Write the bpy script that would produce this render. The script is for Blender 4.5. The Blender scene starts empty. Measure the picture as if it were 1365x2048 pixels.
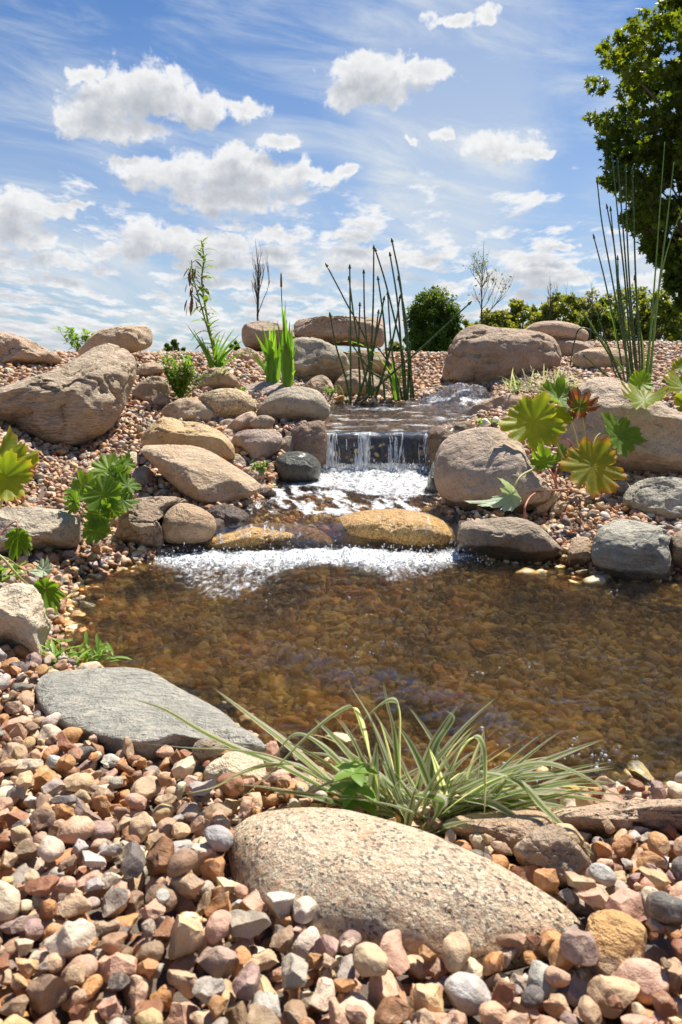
import bpy, math, random
import numpy as np
from mathutils import Vector, Matrix
from mathutils.bvhtree import BVHTree
R = math.radians
S = bpy.context.scene
COL = S.collection

# ------------------------------------------------------------------ camera
F = 1500.0                      # focal length in pixels of the 1365 x 2048 photograph
PITCH = math.atan(304 / F)
EYE = Vector((0, 0, 0.72))      # z = 0 is the surface of the lower pool
cam_d = bpy.data.cameras.new('camera'); cam = bpy.data.objects.new('camera', cam_d); COL.objects.link(cam)
cam.location = EYE; cam.rotation_euler = (math.pi / 2 - PITCH, 0, 0)
cam_d.sensor_fit = 'VERTICAL'; cam_d.sensor_height = 36; cam_d.lens = F / 2048 * 36
cam_d.clip_start = 0.05; cam_d.clip_end = 9000
cam_d.dof.use_dof = True; cam_d.dof.focus_distance = 2.3; cam_d.dof.aperture_fstop = 10
S.camera = cam

# ------------------------------------------------------------------ sun, exposure
SUN_AZ, SUN_EL = R(32), R(60)   # azimuth measured from +Y towards +X
sd = Vector((math.sin(SUN_AZ) * math.cos(SUN_EL), math.cos(SUN_AZ) * math.cos(SUN_EL), math.sin(SUN_EL)))
sun_d = bpy.data.lights.new('sun', 'SUN'); sun = bpy.data.objects.new('sun', sun_d); COL.objects.link(sun)
sun_d.energy = 5.0; sun_d.angle = R(0.53); sun_d.color = (1.0, 0.94, 0.84)
sun.rotation_euler = sd.to_track_quat('Z', 'Y').to_euler()
S.view_settings.view_transform = 'Standard'; S.view_settings.look = 'None'
S.view_settings.gamma = 1; S.view_settings.exposure = 0.78
S.render.engine = 'CYCLES'
S.cycles.use_denoising = True
S.cycles.max_bounces = 8; S.cycles.transparent_max_bounces = 10
S.cycles.diffuse_bounces = 3; S.cycles.glossy_bounces = 3; S.cycles.transmission_bounces = 5
S.cycles.caustics_reflective = False; S.cycles.caustics_refractive = True
S.cycles.sample_clamp_indirect = 6

# ------------------------------------------------------------------ node expression helper
class NT:
    def __init__(s, tree): s.t = tree; s.n = tree.nodes; s.l = tree.links
    def new(s, typ, **kw):
        n = s.n.new(typ)
        for k, v in kw.items(): setattr(n, k, v)
        return n
    def put(s, sock, v):
        if v is None: return
        if isinstance(v, bpy.types.NodeSocket): s.l.new(v, sock)
        elif isinstance(v, (tuple, list)) and len(v) == 3 and sock.type == 'RGBA': sock.default_value = (*v, 1)
        else: sock.default_value = v
    def m(s, op, a, b=None, c=None, clamp=False):
        n = s.new('ShaderNodeMath', operation=op, use_clamp=clamp)
        s.put(n.inputs[0], a); s.put(n.inputs[1], b); s.put(n.inputs[2], c)
        return n.outputs[0]
    def vm(s, op, a, b=None, c=None):
        n = s.new('ShaderNodeVectorMath', operation=op)
        s.put(n.inputs[0], a); s.put(n.inputs[1], b)
        if c is not None: s.put(n.inputs[2], c)
        return n.outputs['Value'] if op in ('LENGTH', 'DOT_PRODUCT') else n.outputs[0]
    def ss(s, x, lo, hi, a=0.0, b=1.0):                     # smoothstep
        n = s.new('ShaderNodeMapRange', interpolation_type='SMOOTHSTEP')
        s.put(n.inputs['Value'], x); s.put(n.inputs['From Min'], lo); s.put(n.inputs['From Max'], hi)
        s.put(n.inputs['To Min'], a); s.put(n.inputs['To Max'], b)
        return n.outputs[0]
    def lin(s, x, lo, hi, a=0.0, b=1.0):
        n = s.new('ShaderNodeMapRange')
        s.put(n.inputs['Value'], x); s.put(n.inputs['From Min'], lo); s.put(n.inputs['From Max'], hi)
        s.put(n.inputs['To Min'], a); s.put(n.inputs['To Max'], b)
        return n.outputs[0]
    def mix(s, f, a, b, mode='MIX'):
        n = s.new('ShaderNodeMix', data_type='RGBA', blend_type=mode)
        s.put(n.inputs[0], f); s.put(n.inputs[6], a); s.put(n.inputs[7], b)
        return n.outputs[2]
    def noise(s, vec, scale, detail=4, rough=0.55, dist=0.0, out=0):
        n = s.new('ShaderNodeTexNoise')
        s.put(n.inputs['Vector'], vec); s.put(n.inputs['Scale'], scale); s.put(n.inputs['Detail'], detail)
        s.put(n.inputs['Roughness'], rough); s.put(n.inputs['Distortion'], dist)
        return n.outputs[out]
    def voro(s, vec, scale, feature='F1', out='Distance', rnd=1.0):
        n = s.new('ShaderNodeTexVoronoi', feature=feature)
        s.put(n.inputs['Vector'], vec); s.put(n.inputs['Scale'], scale); s.put(n.inputs['Randomness'], rnd)
        return n.outputs[out]
    def comb(s, x, y, z=0.0):
        n = s.new('ShaderNodeCombineXYZ'); s.put(n.inputs[0], x); s.put(n.inputs[1], y); s.put(n.inputs[2], z); return n.outputs[0]
    def sep(s, v):
        n = s.new('ShaderNodeSeparateXYZ'); s.put(n.inputs[0], v); return n.outputs
    def bump(s, h, dist, strength=1.0, normal=None):
        n = s.new('ShaderNodeBump'); s.put(n.inputs['Height'], h); n.inputs['Distance'].default_value = dist
        s.put(n.inputs['Strength'], strength)
        if normal is not None: s.put(n.inputs['Normal'], normal)
        return n.outputs[0]
    def attr(s, name, out='Fac', typ='GEOMETRY'):
        n = s.new('ShaderNodeAttribute', attribute_name=name, attribute_type=typ); return n.outputs[out]
    def shmix(s, f, a, b):
        n = s.new('ShaderNodeMixShader'); s.put(n.inputs[0], f); s.put(n.inputs[1], a); s.put(n.inputs[2], b); return n.outputs[0]

# ------------------------------------------------------------------ world: Nishita sky with broken cumulus and cirrus
def sky_ae(px, py):
    d = ray(px, py).normalized(); return math.atan2(d.x, d.y), math.asin(d.z)
def ray(px, py):
    xc = (px - 682.5) / F; yc = -(py - 1024) / F
    c, s = math.cos(PITCH), math.sin(PITCH)
    return Vector((xc, c + yc * s, -s + yc * c))

W = bpy.data.worlds.new('World'); S.world = W; W.use_nodes = True
w = NT(W.node_tree); w.n.clear()
out = w.new('ShaderNodeOutputWorld'); bg = w.new('ShaderNodeBackground'); w.l.new(bg.outputs[0], out.inputs[0])
bg.inputs[1].default_value = 0.078
sky = w.new('ShaderNodeTexSky', sky_type='NISHITA')
sky.sun_disc = False; sky.sun_elevation = SUN_EL; sky.sun_rotation = SUN_AZ
sky.altitude = 100; sky.air_density = 1.0; sky.dust_density = 0.6; sky.ozone_density = 2.5
tc = w.new('ShaderNodeTexCoord')
D = w.vm('NORMALIZE', tc.outputs['Generated'])
dx, dy, dz = w.sep(D)
az = w.m('ARCTAN2', dx, dy); el = w.m('ARCSINE', dz)
# (px, py, half width, half height) of each big cumulus lobe, as directions in the sky
BLOBS = [(300,185,82,66),(215,205,80,52),(165,240,50,36),(390,215,85,40),(480,220,60,30),(175,155,42,20),(250,262,90,26),
         (700,140,58,38),(760,160,85,52),(850,140,62,25),(690,195,55,28),
         (470,345,130,52),(310,350,90,34),(590,352,100,24),(450,400,110,30),(250,325,34,14),(690,345,40,12),
         (1005,296,90,30),(1080,305,40,14),(890,268,26,18),(560,287,42,13),(825,276,14,7),(905,38,52,16),(975,28,26,18),
         (20,420,75,48),(110,420,62,22),(40,475,70,22),(165,405,20,14),
         (330,475,110,32),(230,500,60,22),(430,490,90,30),(560,470,60,20),(120,521,52,17),(0,515,30,14),(420,525,90,16),
         (700,475,55,16),(740,515,110,24),(850,520,50,16),(1075,545,85,26),(990,560,60,18),(1130,560,50,18),(1105,497,52,10),
         (1290,560,60,22)]
def field(a, e):
    p = w.comb(a, e, 0.0)
    wv = w.noise(p, 26.0, 3, 0.6, 0.0, 1)
    pw = w.vm('MULTIPLY_ADD', w.vm('SUBTRACT', wv, (0.5, 0.5, 0.5)), (0.05, 0.036, 0.0), p)
    acc = None
    for (px, py, rx, ry) in BLOBS:
        a0, e0 = sky_ae(px, py); a1, _ = sky_ae(px + rx, py); _, e1 = sky_ae(px, py - ry)
        sx, sy = 1 / max(a1 - a0, 1e-4), 1 / max(e1 - e0, 1e-4)
        L = w.vm('LENGTH', w.vm('MULTIPLY_ADD', pw, (sx, sy, 0.0), (-a0 * sx, -e0 * sy, 0.0)))
        acc = L if acc is None else w.m('SMOOTH_MIN', acc, L, 0.25)
    B = w.m('SUBTRACT', 1.12, acc)
    n1 = w.noise(p, 34.0, 7, 0.62)
    f1 = w.m('ADD', w.m('MAXIMUM', B, -0.9), w.m('MULTIPLY', w.m('SUBTRACT', n1, 0.5), 2.1))
    # rows of small cumulus that get smaller towards the horizon
    h = w.m('ADD', w.m('MAXIMUM', e, -0.02), 0.06)
    q = w.comb(w.m('DIVIDE', a, w.m('POWER', h, 0.75)), w.m('MULTIPLY', w.m('LOGARITHM', h, 2.718), 1.7), 3.7)
    n2 = w.noise(q, 5.4, 8, 0.58)
    big = w.noise(q, 1.1, 2, 0.5)
    cov = w.ss(e, R(5.0), R(17.5), 0.20, -0.8)
    f2 = w.m('ADD', w.m('MULTIPLY', w.m('SUBTRACT', n2, 0.5), 3.3), w.m('ADD', cov, w.m('MULTIPLY', w.m('SUBTRACT', big, 0.5), 1.1)))
    return w.m('MAXIMUM', f1, f2)
f0 = field(az, el)
fs = field(w.m('ADD', az, 0.006), w.m('ADD', el, 0.021))
fb = w.m('ADD', w.m('MAXIMUM', fs, 0.0), w.m('MULTIPLY', w.m('MAXIMUM', f0, 0.0), 0.35))
dens = w.m('MULTIPLY', w.ss(f0, -0.04, 0.42), w.ss(el, R(-1.0), R(2.5), 0.35, 1.0))
shade = w.m('POWER', 2.718, w.m('MULTIPLY', fb, -1.15))
grain = w.noise(w.comb(az, el), 70.0, 6, 0.65)
shade = w.m('ADD', shade, w.m('MULTIPLY', w.m('SUBTRACT', grain, 0.5), 0.42), clamp=True)
ccol = w.mix(shade, (2.9, 3.2, 3.7), (7.4, 7.4, 7.4))
# cirrus veils
cv = w.vm('MULTIPLY', w.comb(w.m('ADD', az, w.m('MULTIPLY', el, -0.55)), w.m('ADD', el, w.m('MULTIPLY', az, 0.22))), (1.6, 7.0, 1.0))
c1 = w.noise(cv, 2.3, 7, 0.62, 0.6)
a0, e0 = sky_ae(900, 170); a1, e1 = sky_ae(1090, 0)
veil = w.vm('LENGTH', w.vm('MULTIPLY_ADD', w.comb(az, el), (1 / 0.15, 1 / 0.21, 0), (-a0 / 0.15, -e0 / 0.21, 0)))
veil = w.ss(w.m('ADD', veil, w.m('MULTIPLY', w.m('SUBTRACT', w.noise(w.comb(az, el), 7.0, 6, 0.6), 0.5), 1.1)), 1.15, 0.55, 0.0, 0.34)
lowv = w.ss(el, R(28), R(1), 0.0, 0.50)
cir = w.m('ADD', w.m('MULTIPLY', w.ss(c1, 0.42, 0.78), w.ss(el, R(33), R(17), 0.10, 0.70)), w.m('ADD', veil, lowv), clamp=True)
skyc = w.mix(1.0, sky.outputs[0], (0.32, 0.56, 0.82), 'MULTIPLY')
base = w.mix(cir, skyc, (5.3, 5.75, 6.15))
w.put(bg.inputs[0], w.mix(dens, base, ccol))
W.cycles.sampling_method = 'MANUAL'; W.cycles.sample_map_resolution = 512

# ------------------------------------------------------------------ object helpers
def tag(o, label=None, cat=None, group=None, kind=None):
    if label: o['label'] = label
    if cat: o['category'] = cat
    if group: o['group'] = group
    if kind: o['kind'] = kind
    return o
def empty(name, loc):
    o = bpy.data.objects.new(name, None); COL.objects.link(o); o.location = loc; o.empty_display_size = 0.05; return o
def mesh_obj(name, verts, faces, mat, parent=None, smooth=True, loc=None, attrs=None, uvs=None, mats=None):
    """faces: (n,k) array or list of index lists; attrs {name: array per vertex}; uvs: per-vertex (n,2)"""
    verts = np.asarray(verts, dtype=np.float64)
    org = np.zeros(3)
    if loc is not None: org = np.array(loc, dtype=np.float64)
    elif parent is not None: org = np.array(parent.location)
    me = bpy.data.meshes.new(name)
    nv = len(verts); me.vertices.add(nv); me.vertices.foreach_set('co', (verts - org).astype(np.float32).ravel())
    if isinstance(faces, np.ndarray):
        k = faces.shape[1]; nf = len(faces)
        me.loops.add(nf * k); me.loops.foreach_set('vertex_index', faces.astype(np.int32).ravel())
        me.polygons.add(nf); me.polygons.foreach_set('loop_start', np.arange(0, nf * k, k, dtype=np.int32))
        me.polygons.foreach_set('loop_total', np.full(nf, k, dtype=np.int32)); lv = faces.ravel()
    else:
        tot = np.array([len(f) for f in faces], dtype=np.int32); lv = np.fromiter((i for f in faces for i in f), dtype=np.int32)
        me.loops.add(len(lv)); me.loops.foreach_set('vertex_index', lv)
        me.polygons.add(len(tot)); me.polygons.foreach_set('loop_start', np.concatenate([[0], np.cumsum(tot)[:-1]]).astype(np.int32))
        me.polygons.foreach_set('loop_total', tot)
    me.polygons.foreach_set('use_smooth', np.full(len(me.polygons), smooth, dtype=bool))
    for k_, a in (attrs or {}).items():
        a = np.asarray(a, dtype=np.float32)
        if a.ndim == 1:
            at = me.attributes.new(k_, 'FLOAT', 'POINT'); at.data.foreach_set('value', a)
        else:
            at = me.attributes.new(k_, 'FLOAT_COLOR', 'POINT')
            at.data.foreach_set('color', np.concatenate([a[:, :3], np.ones((len(a), 1), np.float32)], 1).astype(np.float32).ravel())
    if uvs is not None:
        uv = me.uv_layers.new(name='UVMap'); uv.data.foreach_set('uv', np.asarray(uvs, dtype=np.float32)[lv].ravel())
    me.update(calc_edges=True); me.validate()
    for m_ in (mats or [mat]): me.materials.append(m_)
    o = bpy.data.objects.new(name, me); COL.objects.link(o)
    if parent is not None: o.parent = parent
    elif loc is not None: o.location = loc
    return o

# ------------------------------------------------------------------ numpy noise
def _h(ix, iy, iz, s):
    n = (ix.astype(np.uint32) * np.uint32(374761393) + iy.astype(np.uint32) * np.uint32(668265263) + iz.astype(np.uint32) * np.uint32(2147483647) + np.uint32((s * 974634777) & 0xffffffff))
    n = (n ^ (n >> np.uint32(13))) * np.uint32(1274126177); n = n ^ (n >> np.uint32(16))
    return n.astype(np.float64) / 4294967295.0
def vnoise(p, s=0):
    i = np.floor(p).astype(np.int64); f = p - i; f = f * f * f * (f * (f * 6 - 15) + 10)
    r = 0
    for a in (0, 1):
        for b in (0, 1):
            for c in (0, 1):
                wgt = (f[:, 0] if a else 1 - f[:, 0]) * (f[:, 1] if b else 1 - f[:, 1]) * (f[:, 2] if c else 1 - f[:, 2])
                r = r + wgt * _h(i[:, 0] + a, i[:, 1] + b, i[:, 2] + c, s)
    return r * 2 - 1
def fbm(p, s=0, o=4, g=0.5):
    r = 0; a = 1.0; t = 0
    for k in range(o): r = r + a * vnoise(p * (2.03 ** k) + 17.3 * k, s + k); t += a; a *= g
    return r / t
def sstep(x, a, b): t = np.clip((x - a) / (b - a), 0, 1); return t * t * (3 - 2 * t)

def G(px, py, z):                # the place where the ray of that pixel is at height z
    d = ray(px, py); t = (z - EYE.z) / d.z; return (d.x * t, d.y * t, z)
def Y(px, py, y):                # ... or at distance y
    d = ray(px, py); t = y / d.y; return (d.x * t, y, EYE.z + d.z * t)
def proj(p):
    p = np.atleast_2d(np.asarray(p, dtype=float)); c, s = math.cos(PITCH), math.sin(PITCH)
    z_ = p[:, 2] - EYE.z; f = p[:, 1] * c - z_ * s; u = p[:, 1] * s + z_ * c
    return 682.5 + F * p[:, 0] / f, 1024 - F * u / f, f

def ico(n):
    t = (1 + 5 ** .5) / 2
    v = [(-1, t, 0), (1, t, 0), (-1, -t, 0), (1, -t, 0), (0, -1, t), (0, 1, t), (0, -1, -t), (0, 1, -t), (t, 0, -1), (t, 0, 1), (-t, 0, -1), (-t, 0, 1)]
    f = [(0, 11, 5), (0, 5, 1), (0, 1, 7), (0, 7, 10), (0, 10, 11), (1, 5, 9), (5, 11, 4), (11, 10, 2), (10, 7, 6), (7, 1, 8), (3, 9, 4), (3, 4, 2), (3, 2, 6), (3, 6, 8), (3, 8, 9), (4, 9, 5), (2, 4, 11), (6, 2, 10), (8, 6, 7), (9, 8, 1)]
    v = [np.array(x) / np.linalg.norm(x) for x in v]
    for _ in range(n):
        c = {}; nf = []
        def mid(a, b):
            k = (a, b) if a < b else (b, a)
            if k not in c: m_ = v[a] + v[b]; v.append(m_ / np.linalg.norm(m_)); c[k] = len(v) - 1
            return c[k]
        for a, b, d in f:
            x, y, z = mid(a, b), mid(b, d), mid(d, a); nf += [(a, x, z), (b, y, x), (d, z, y), (x, y, z)]
        f = nf
    return np.array(v), np.array(f, dtype=np.int32)
ICO = {n: ico(n) for n in (1, 2, 3, 4, 5)}

# ================================================================== ground
def poly(pts): return np.array([p[:2] for p in pts])
def sdist(P, X, Yc):             # signed distance to polygon (negative inside)
    d = np.full(X.shape, 1e9); ins = np.zeros(X.shape, bool); n = len(P)
    for i in range(n):
        a, b = P[i], P[(i + 1) % n]; ex, ey = b - a; wx, wy = X - a[0], Yc - a[1]
        t = np.clip((wx * ex + wy * ey) / (ex * ex + ey * ey), 0, 1)
        d = np.minimum(d, np.hypot(wx - ex * t, wy - ey * t))
        c = (a[1] > Yc) != (b[1] > Yc)
        with np.errstate(divide='ignore', invalid='ignore'): xi = (b[0] - a[0]) * (Yc - a[1]) / (b[1] - a[1] + 1e-12) + a[0]
        ins ^= c & (X < xi)
    return np.where(ins, -d, d)
POOL = poly([G(350, 1112, 0), G(240, 1130, 0), G(150, 1150, 0), G(118, 1200, 0), G(98, 1290, 0), G(118, 1350, 0), G(250, 1405, 0), G(400, 1470, 0),
             G(520, 1535, 0), G(560, 1600, 0), G(660, 1635, 0), G(860, 1660, 0), G(960, 1640, 0), G(1100, 1630, 0), G(1365, 1612, 0), (1.3, 1.15), (1.75, 1.6), (1.7, 2.2),
             (1.35, 2.42), G(1365, 1155, 0), G(1190, 1150, 0), G(1130, 1128, 0), G(930, 1112, 0), G(700, 1112, 0)])
MID = poly([(-0.75, 2.72), G(400, 1062, .09), G(470, 1035, .10), G(520, 1000, .105), G(560, 965, .115), G(600, 940, .13), (-0.22, 4.1), (0.5, 4.1), G(870, 950, .13), G(885, 1010, .11), G(910, 1050, .09), (0.47, 2.72)])
UP = poly([(-0.13, 4.15), G(650, 860, .335), G(640, 835, .35), G(668, 806, .41), G(740, 803, .43), G(800, 797, .44), G(850, 790, .455), G(900, 783, .47), (1.2, 6.15), G(985, 800, .43), G(950, 838, .36), G(925, 855, .34), G(862, 866, .328), (0.47, 4.15)])
def lvl_mid(y): return 0.09 + (y - 2.95) * 0.04
def lvl_up(y): return 0.325 + (y - 4.0) * 0.055

CT = [G(0, 2048, .10), G(680, 2048, .065), G(850, 1950, .05), G(1365, 2048, .09), G(0, 1800, .09), G(250, 1620, .05), G(40, 1450, .055), G(30, 1370, .06),
      G(1300, 1800, .07), G(1250, 1700, .03), G(600, 1660, .045), G(1000, 1690, .02), G(1365, 1680, .03), (-1.2, .9, .16), (1.2, .6, .14), (1.5, 1.0, .1), (0, -.5, .13), (-2, -1, .25), (2, -1, .2), (-1.0, 1.5, .12), (-1.6, 1.4, .2), (-2.6, 1.2, .3),
      G(50, 1345, .035), G(135, 1170, .02), G(60, 1150, .04), G(180, 1120, .03), G(330, 1115, .01)]
for col, rows in {300: [(1090, 2.75), (1020, 3.08), (960, 3.42), (890, 3.85), (840, 4.3), (800, 4.7), (755, 5.2), (715, 5.75), (690, 6.2)],
                  100: [(1110, 2.6), (1060, 2.8), (1000, 3.1), (930, 3.5), (870, 3.9)], 40: [(1130, 2.42), (1000, 3.0), (745, 4.6)], 450: [(985, 3.4), (880, 3.9), (790, 4.8), (735, 5.6), (695, 6.4)],
                  560: [(950, 3.7), (850, 4.3), (790, 5.1), (745, 6.0), (705, 7.0)], 720: [(800, 5.9), (760, 6.4), (700, 7.5)], 850: [(790, 6.25), (770, 6.5), (740, 7.0), (712, 7.5), (692, 8.0)],
                  1300: [(1130, 2.6), (1000, 3.2), (940, 3.65), (860, 4.2), (800, 4.8), (750, 5.5), (710, 6.4), (678, 7.6)], 1200: [(1120, 2.65), (1050, 2.95), (990, 3.3), (930, 3.75)],
                  1110: [(1110, 2.7), (1040, 3.0), (940, 3.7), (860, 4.25), (800, 5.0), (745, 6.2), (690, 7.8)], 980: [(1085, 2.8), (870, 4.15), (810, 5.2)], 1365: [(1150, 2.45), (1040, 2.95), (720, 6.3), (678, 7.6)]}.items():
    CT += [Y(col, a, b) for a, b in rows]
for x, y, z in [(-1.5, 2.4, .12), (-1.6, 3.3, .42), (-2.2, 2.3, .2), (-3.0, 4.2, .75), (-4.5, 5, .8), (-4.5, 2, .5), (-3.5, 7, .85), (2.2, 1.6, .12), (2.2, 2.6, .2), (2.3, 3.4, .32), (3.2, 4.5, .6), (3.6, 6, .85), (4.5, 8, .95), (5, 4, .6), (5, 1, .3), (6, 10, .8)]: CT.append((x, y, z))
CT = np.array(CT)
def tps(r2): return np.where(r2 > 0, r2 * np.log(np.maximum(r2, 1e-12)) * .5, 0)
A_ = tps(((CT[:, None, :2] - CT[None, :, :2]) ** 2).sum(2)) + np.eye(len(CT)) * 0.02
P_ = np.concatenate([np.ones((len(CT), 1)), CT[:, :2]], 1)
sol = np.linalg.solve(np.block([[A_, P_], [P_.T, np.zeros((3, 3))]]), np.concatenate([CT[:, 2], np.zeros(3)]))
def ground_z(X, Yc, rough=True):
    sh = np.shape(X); x = np.ravel(X).astype(float); y = np.ravel(Yc).astype(float)
    cx = np.clip(x, -5, 5.5); cy = np.clip(y, -1.5, 9)
    z = np.zeros(len(x))
    for i in range(0, len(x), 40000):
        s_ = slice(i, i + 40000)
        z[s_] = tps((cx[s_, None] - CT[None, :, 0]) ** 2 + (cy[s_, None] - CT[None, :, 1]) ** 2) @ sol[:len(CT)] + sol[-3] + cx[s_] * sol[-2] + cy[s_] * sol[-1]
    z = np.clip(z, 0.015, 1.05)
    z = np.minimum(z, .665 + y * (.013 + .013 * sstep(x, 1.0, 2.6)))
    # the mound falls away behind its crest and at the sides
    fall = np.maximum.reduce([sstep(y, 8.0, 12.5), sstep(x, 5.5, 9), sstep(-x, 4.5, 8), sstep(-y, 1.5, 5)])
    z = z * (1 - fall) + (-0.35) * fall
    loc = (np.abs(x) < 3) & (y > .4) & (y < 8); xs, ys, zl = x[loc], y[loc], z[loc]
    if rough: zl = zl + fbm(np.stack([xs * 5, ys * 5, xs * 0], 1), 5, 3) * .008
    dp, dm, du = sdist(POOL, xs, ys), sdist(MID, xs, ys), sdist(UP, xs, ys)
    zl = np.maximum(zl, .012 + .12 * np.clip(dp, 0, .1))
    zl = np.where((dm < .2) & (dm > 0) & (dp > .06) & (ys > 2.86), np.maximum(zl, lvl_mid(ys) + .012), zl)
    zl = np.where((du < .2) & (du > 0) & (dm > .02) & (ys > 4.0), np.maximum(zl, lvl_up(ys) + .012), zl)
    for d, bed in ((du, lvl_up(ys) - .06), (dm, (lvl_mid(ys) - .055) * sstep(ys, 2.90, 3.04) - .05 * (1 - sstep(ys, 2.90, 3.04))), (dp, -0.012 - .065 * sstep(-dp, 0.0, .42) - .035 * sstep(-dp, .3, .8))):
        t = sstep(-d, -.03, .04); zl = zl * (1 - t) + np.minimum(zl, bed) * t
    z[loc] = zl
    return z.reshape(sh)

def axis(lo, hi, st, far):
    a = list(np.arange(lo, hi, st)); s_, g = st, a[-1]
    while g < far: s_ *= 1.35; g += s_; a.append(g)
    s_, g = st, a[0]
    while g > -far: s_ *= 1.35; g -= s_; a.insert(0, g)
    return np.array(a)
gx = axis(-3.2, 3.6, .028, 5000); gy = axis(.3, 8.6, .028, 6000)
GX, GY = np.meshgrid(gx, gy); GZ = ground_z(GX, GY)
def grid_faces(nx, ny):
    i = np.arange(ny - 1)[:, None] * nx + np.arange(nx - 1)[None, :]; i = i.ravel()
    return np.stack([i, i + 1, i + nx + 1, i + nx], 1).astype(np.int32)
def new_mat(name):
    m_ = bpy.data.materials.new(name); m_.use_nodes = True; t = NT(m_.node_tree); t.n.clear()
    o = t.new('ShaderNodeOutputMaterial'); return m_, t, o
def principled(t, o, **kw):
    b = t.new('ShaderNodeBsdfPrincipled'); t.l.new(b.outputs[0], o.inputs[0])
    for k, v in kw.items(): t.put(b.inputs[k.replace('_', ' ')], v)
    return b
m_ground, t, o = new_mat('ground')
geo = t.new('ShaderNodeNewGeometry'); pos = geo.outputs['Position']; sx_, sy_, sz_ = t.sep(pos)
n1 = t.noise(pos, 55, 5, .7); n2 = t.noise(pos, 9, 3)
grit = t.mix(n1, (.07, .05, .037), (.24, .18, .135)); grit = t.mix(t.ss(n2, .35, .7), grit, (.13, .095, .07))
wet = t.ss(sz_, .02, -.02); grit = t.mix(wet, grit, (.075, .043, .018))
grass = t.mix(t.noise(pos, .6, 5), (.035, .06, .014), (.08, .105, .028))
farm = t.ss(sy_, 10.5, 12.5)
b = principled(t, o, Base_Color=t.mix(farm, grit, grass), Roughness=.9, Normal=t.bump(n1, .012))
ground = mesh_obj('ground', np.stack([GX.ravel(), GY.ravel(), GZ.ravel()], 1), grid_faces(len(gx), len(gy)), m_ground)
tag(ground, kind='structure')
# height lookup for placing things
from_lx = np.arange(-3.2, 3.6, .028)
def gz1(x, y):
    return float(ground_z(np.array([x]), np.array([y]))[0])
_lx = (gx > -3.3) & (gx < 3.7); _ly = (gy > .25) & (gy < 8.7)
LX, LY = gx[_lx], gy[_ly]; LZ = GZ[np.ix_(_ly, _lx)]
def gz(x, y):
    x = np.asarray(x, float); y = np.asarray(y, float)
    i = np.clip(np.searchsorted(LX, x) - 1, 0, len(LX) - 2); j = np.clip(np.searchsorted(LY, y) - 1, 0, len(LY) - 2)
    u = np.clip((x - LX[i]) / (LX[i + 1] - LX[i]), 0, 1); v = np.clip((y - LY[j]) / (LY[j + 1] - LY[j]), 0, 1)
    return (LZ[j, i] * (1 - u) + LZ[j, i + 1] * u) * (1 - v) + (LZ[j + 1, i] * (1 - u) + LZ[j + 1, i + 1] * u) * v
def hit(px, py, lo=.5, hi=9.0):   # first place where that line of sight meets the ground
    d = ray(px, py); ts = np.arange(lo, hi, .01); P = np.array(d)[None] * ts[:, None]; P[:, 2] += EYE.z
    b_ = np.nonzero(P[:, 2] <= gz(P[:, 0], P[:, 1]))[0]
    return P[b_[0]] if len(b_) else P[-1]

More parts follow.
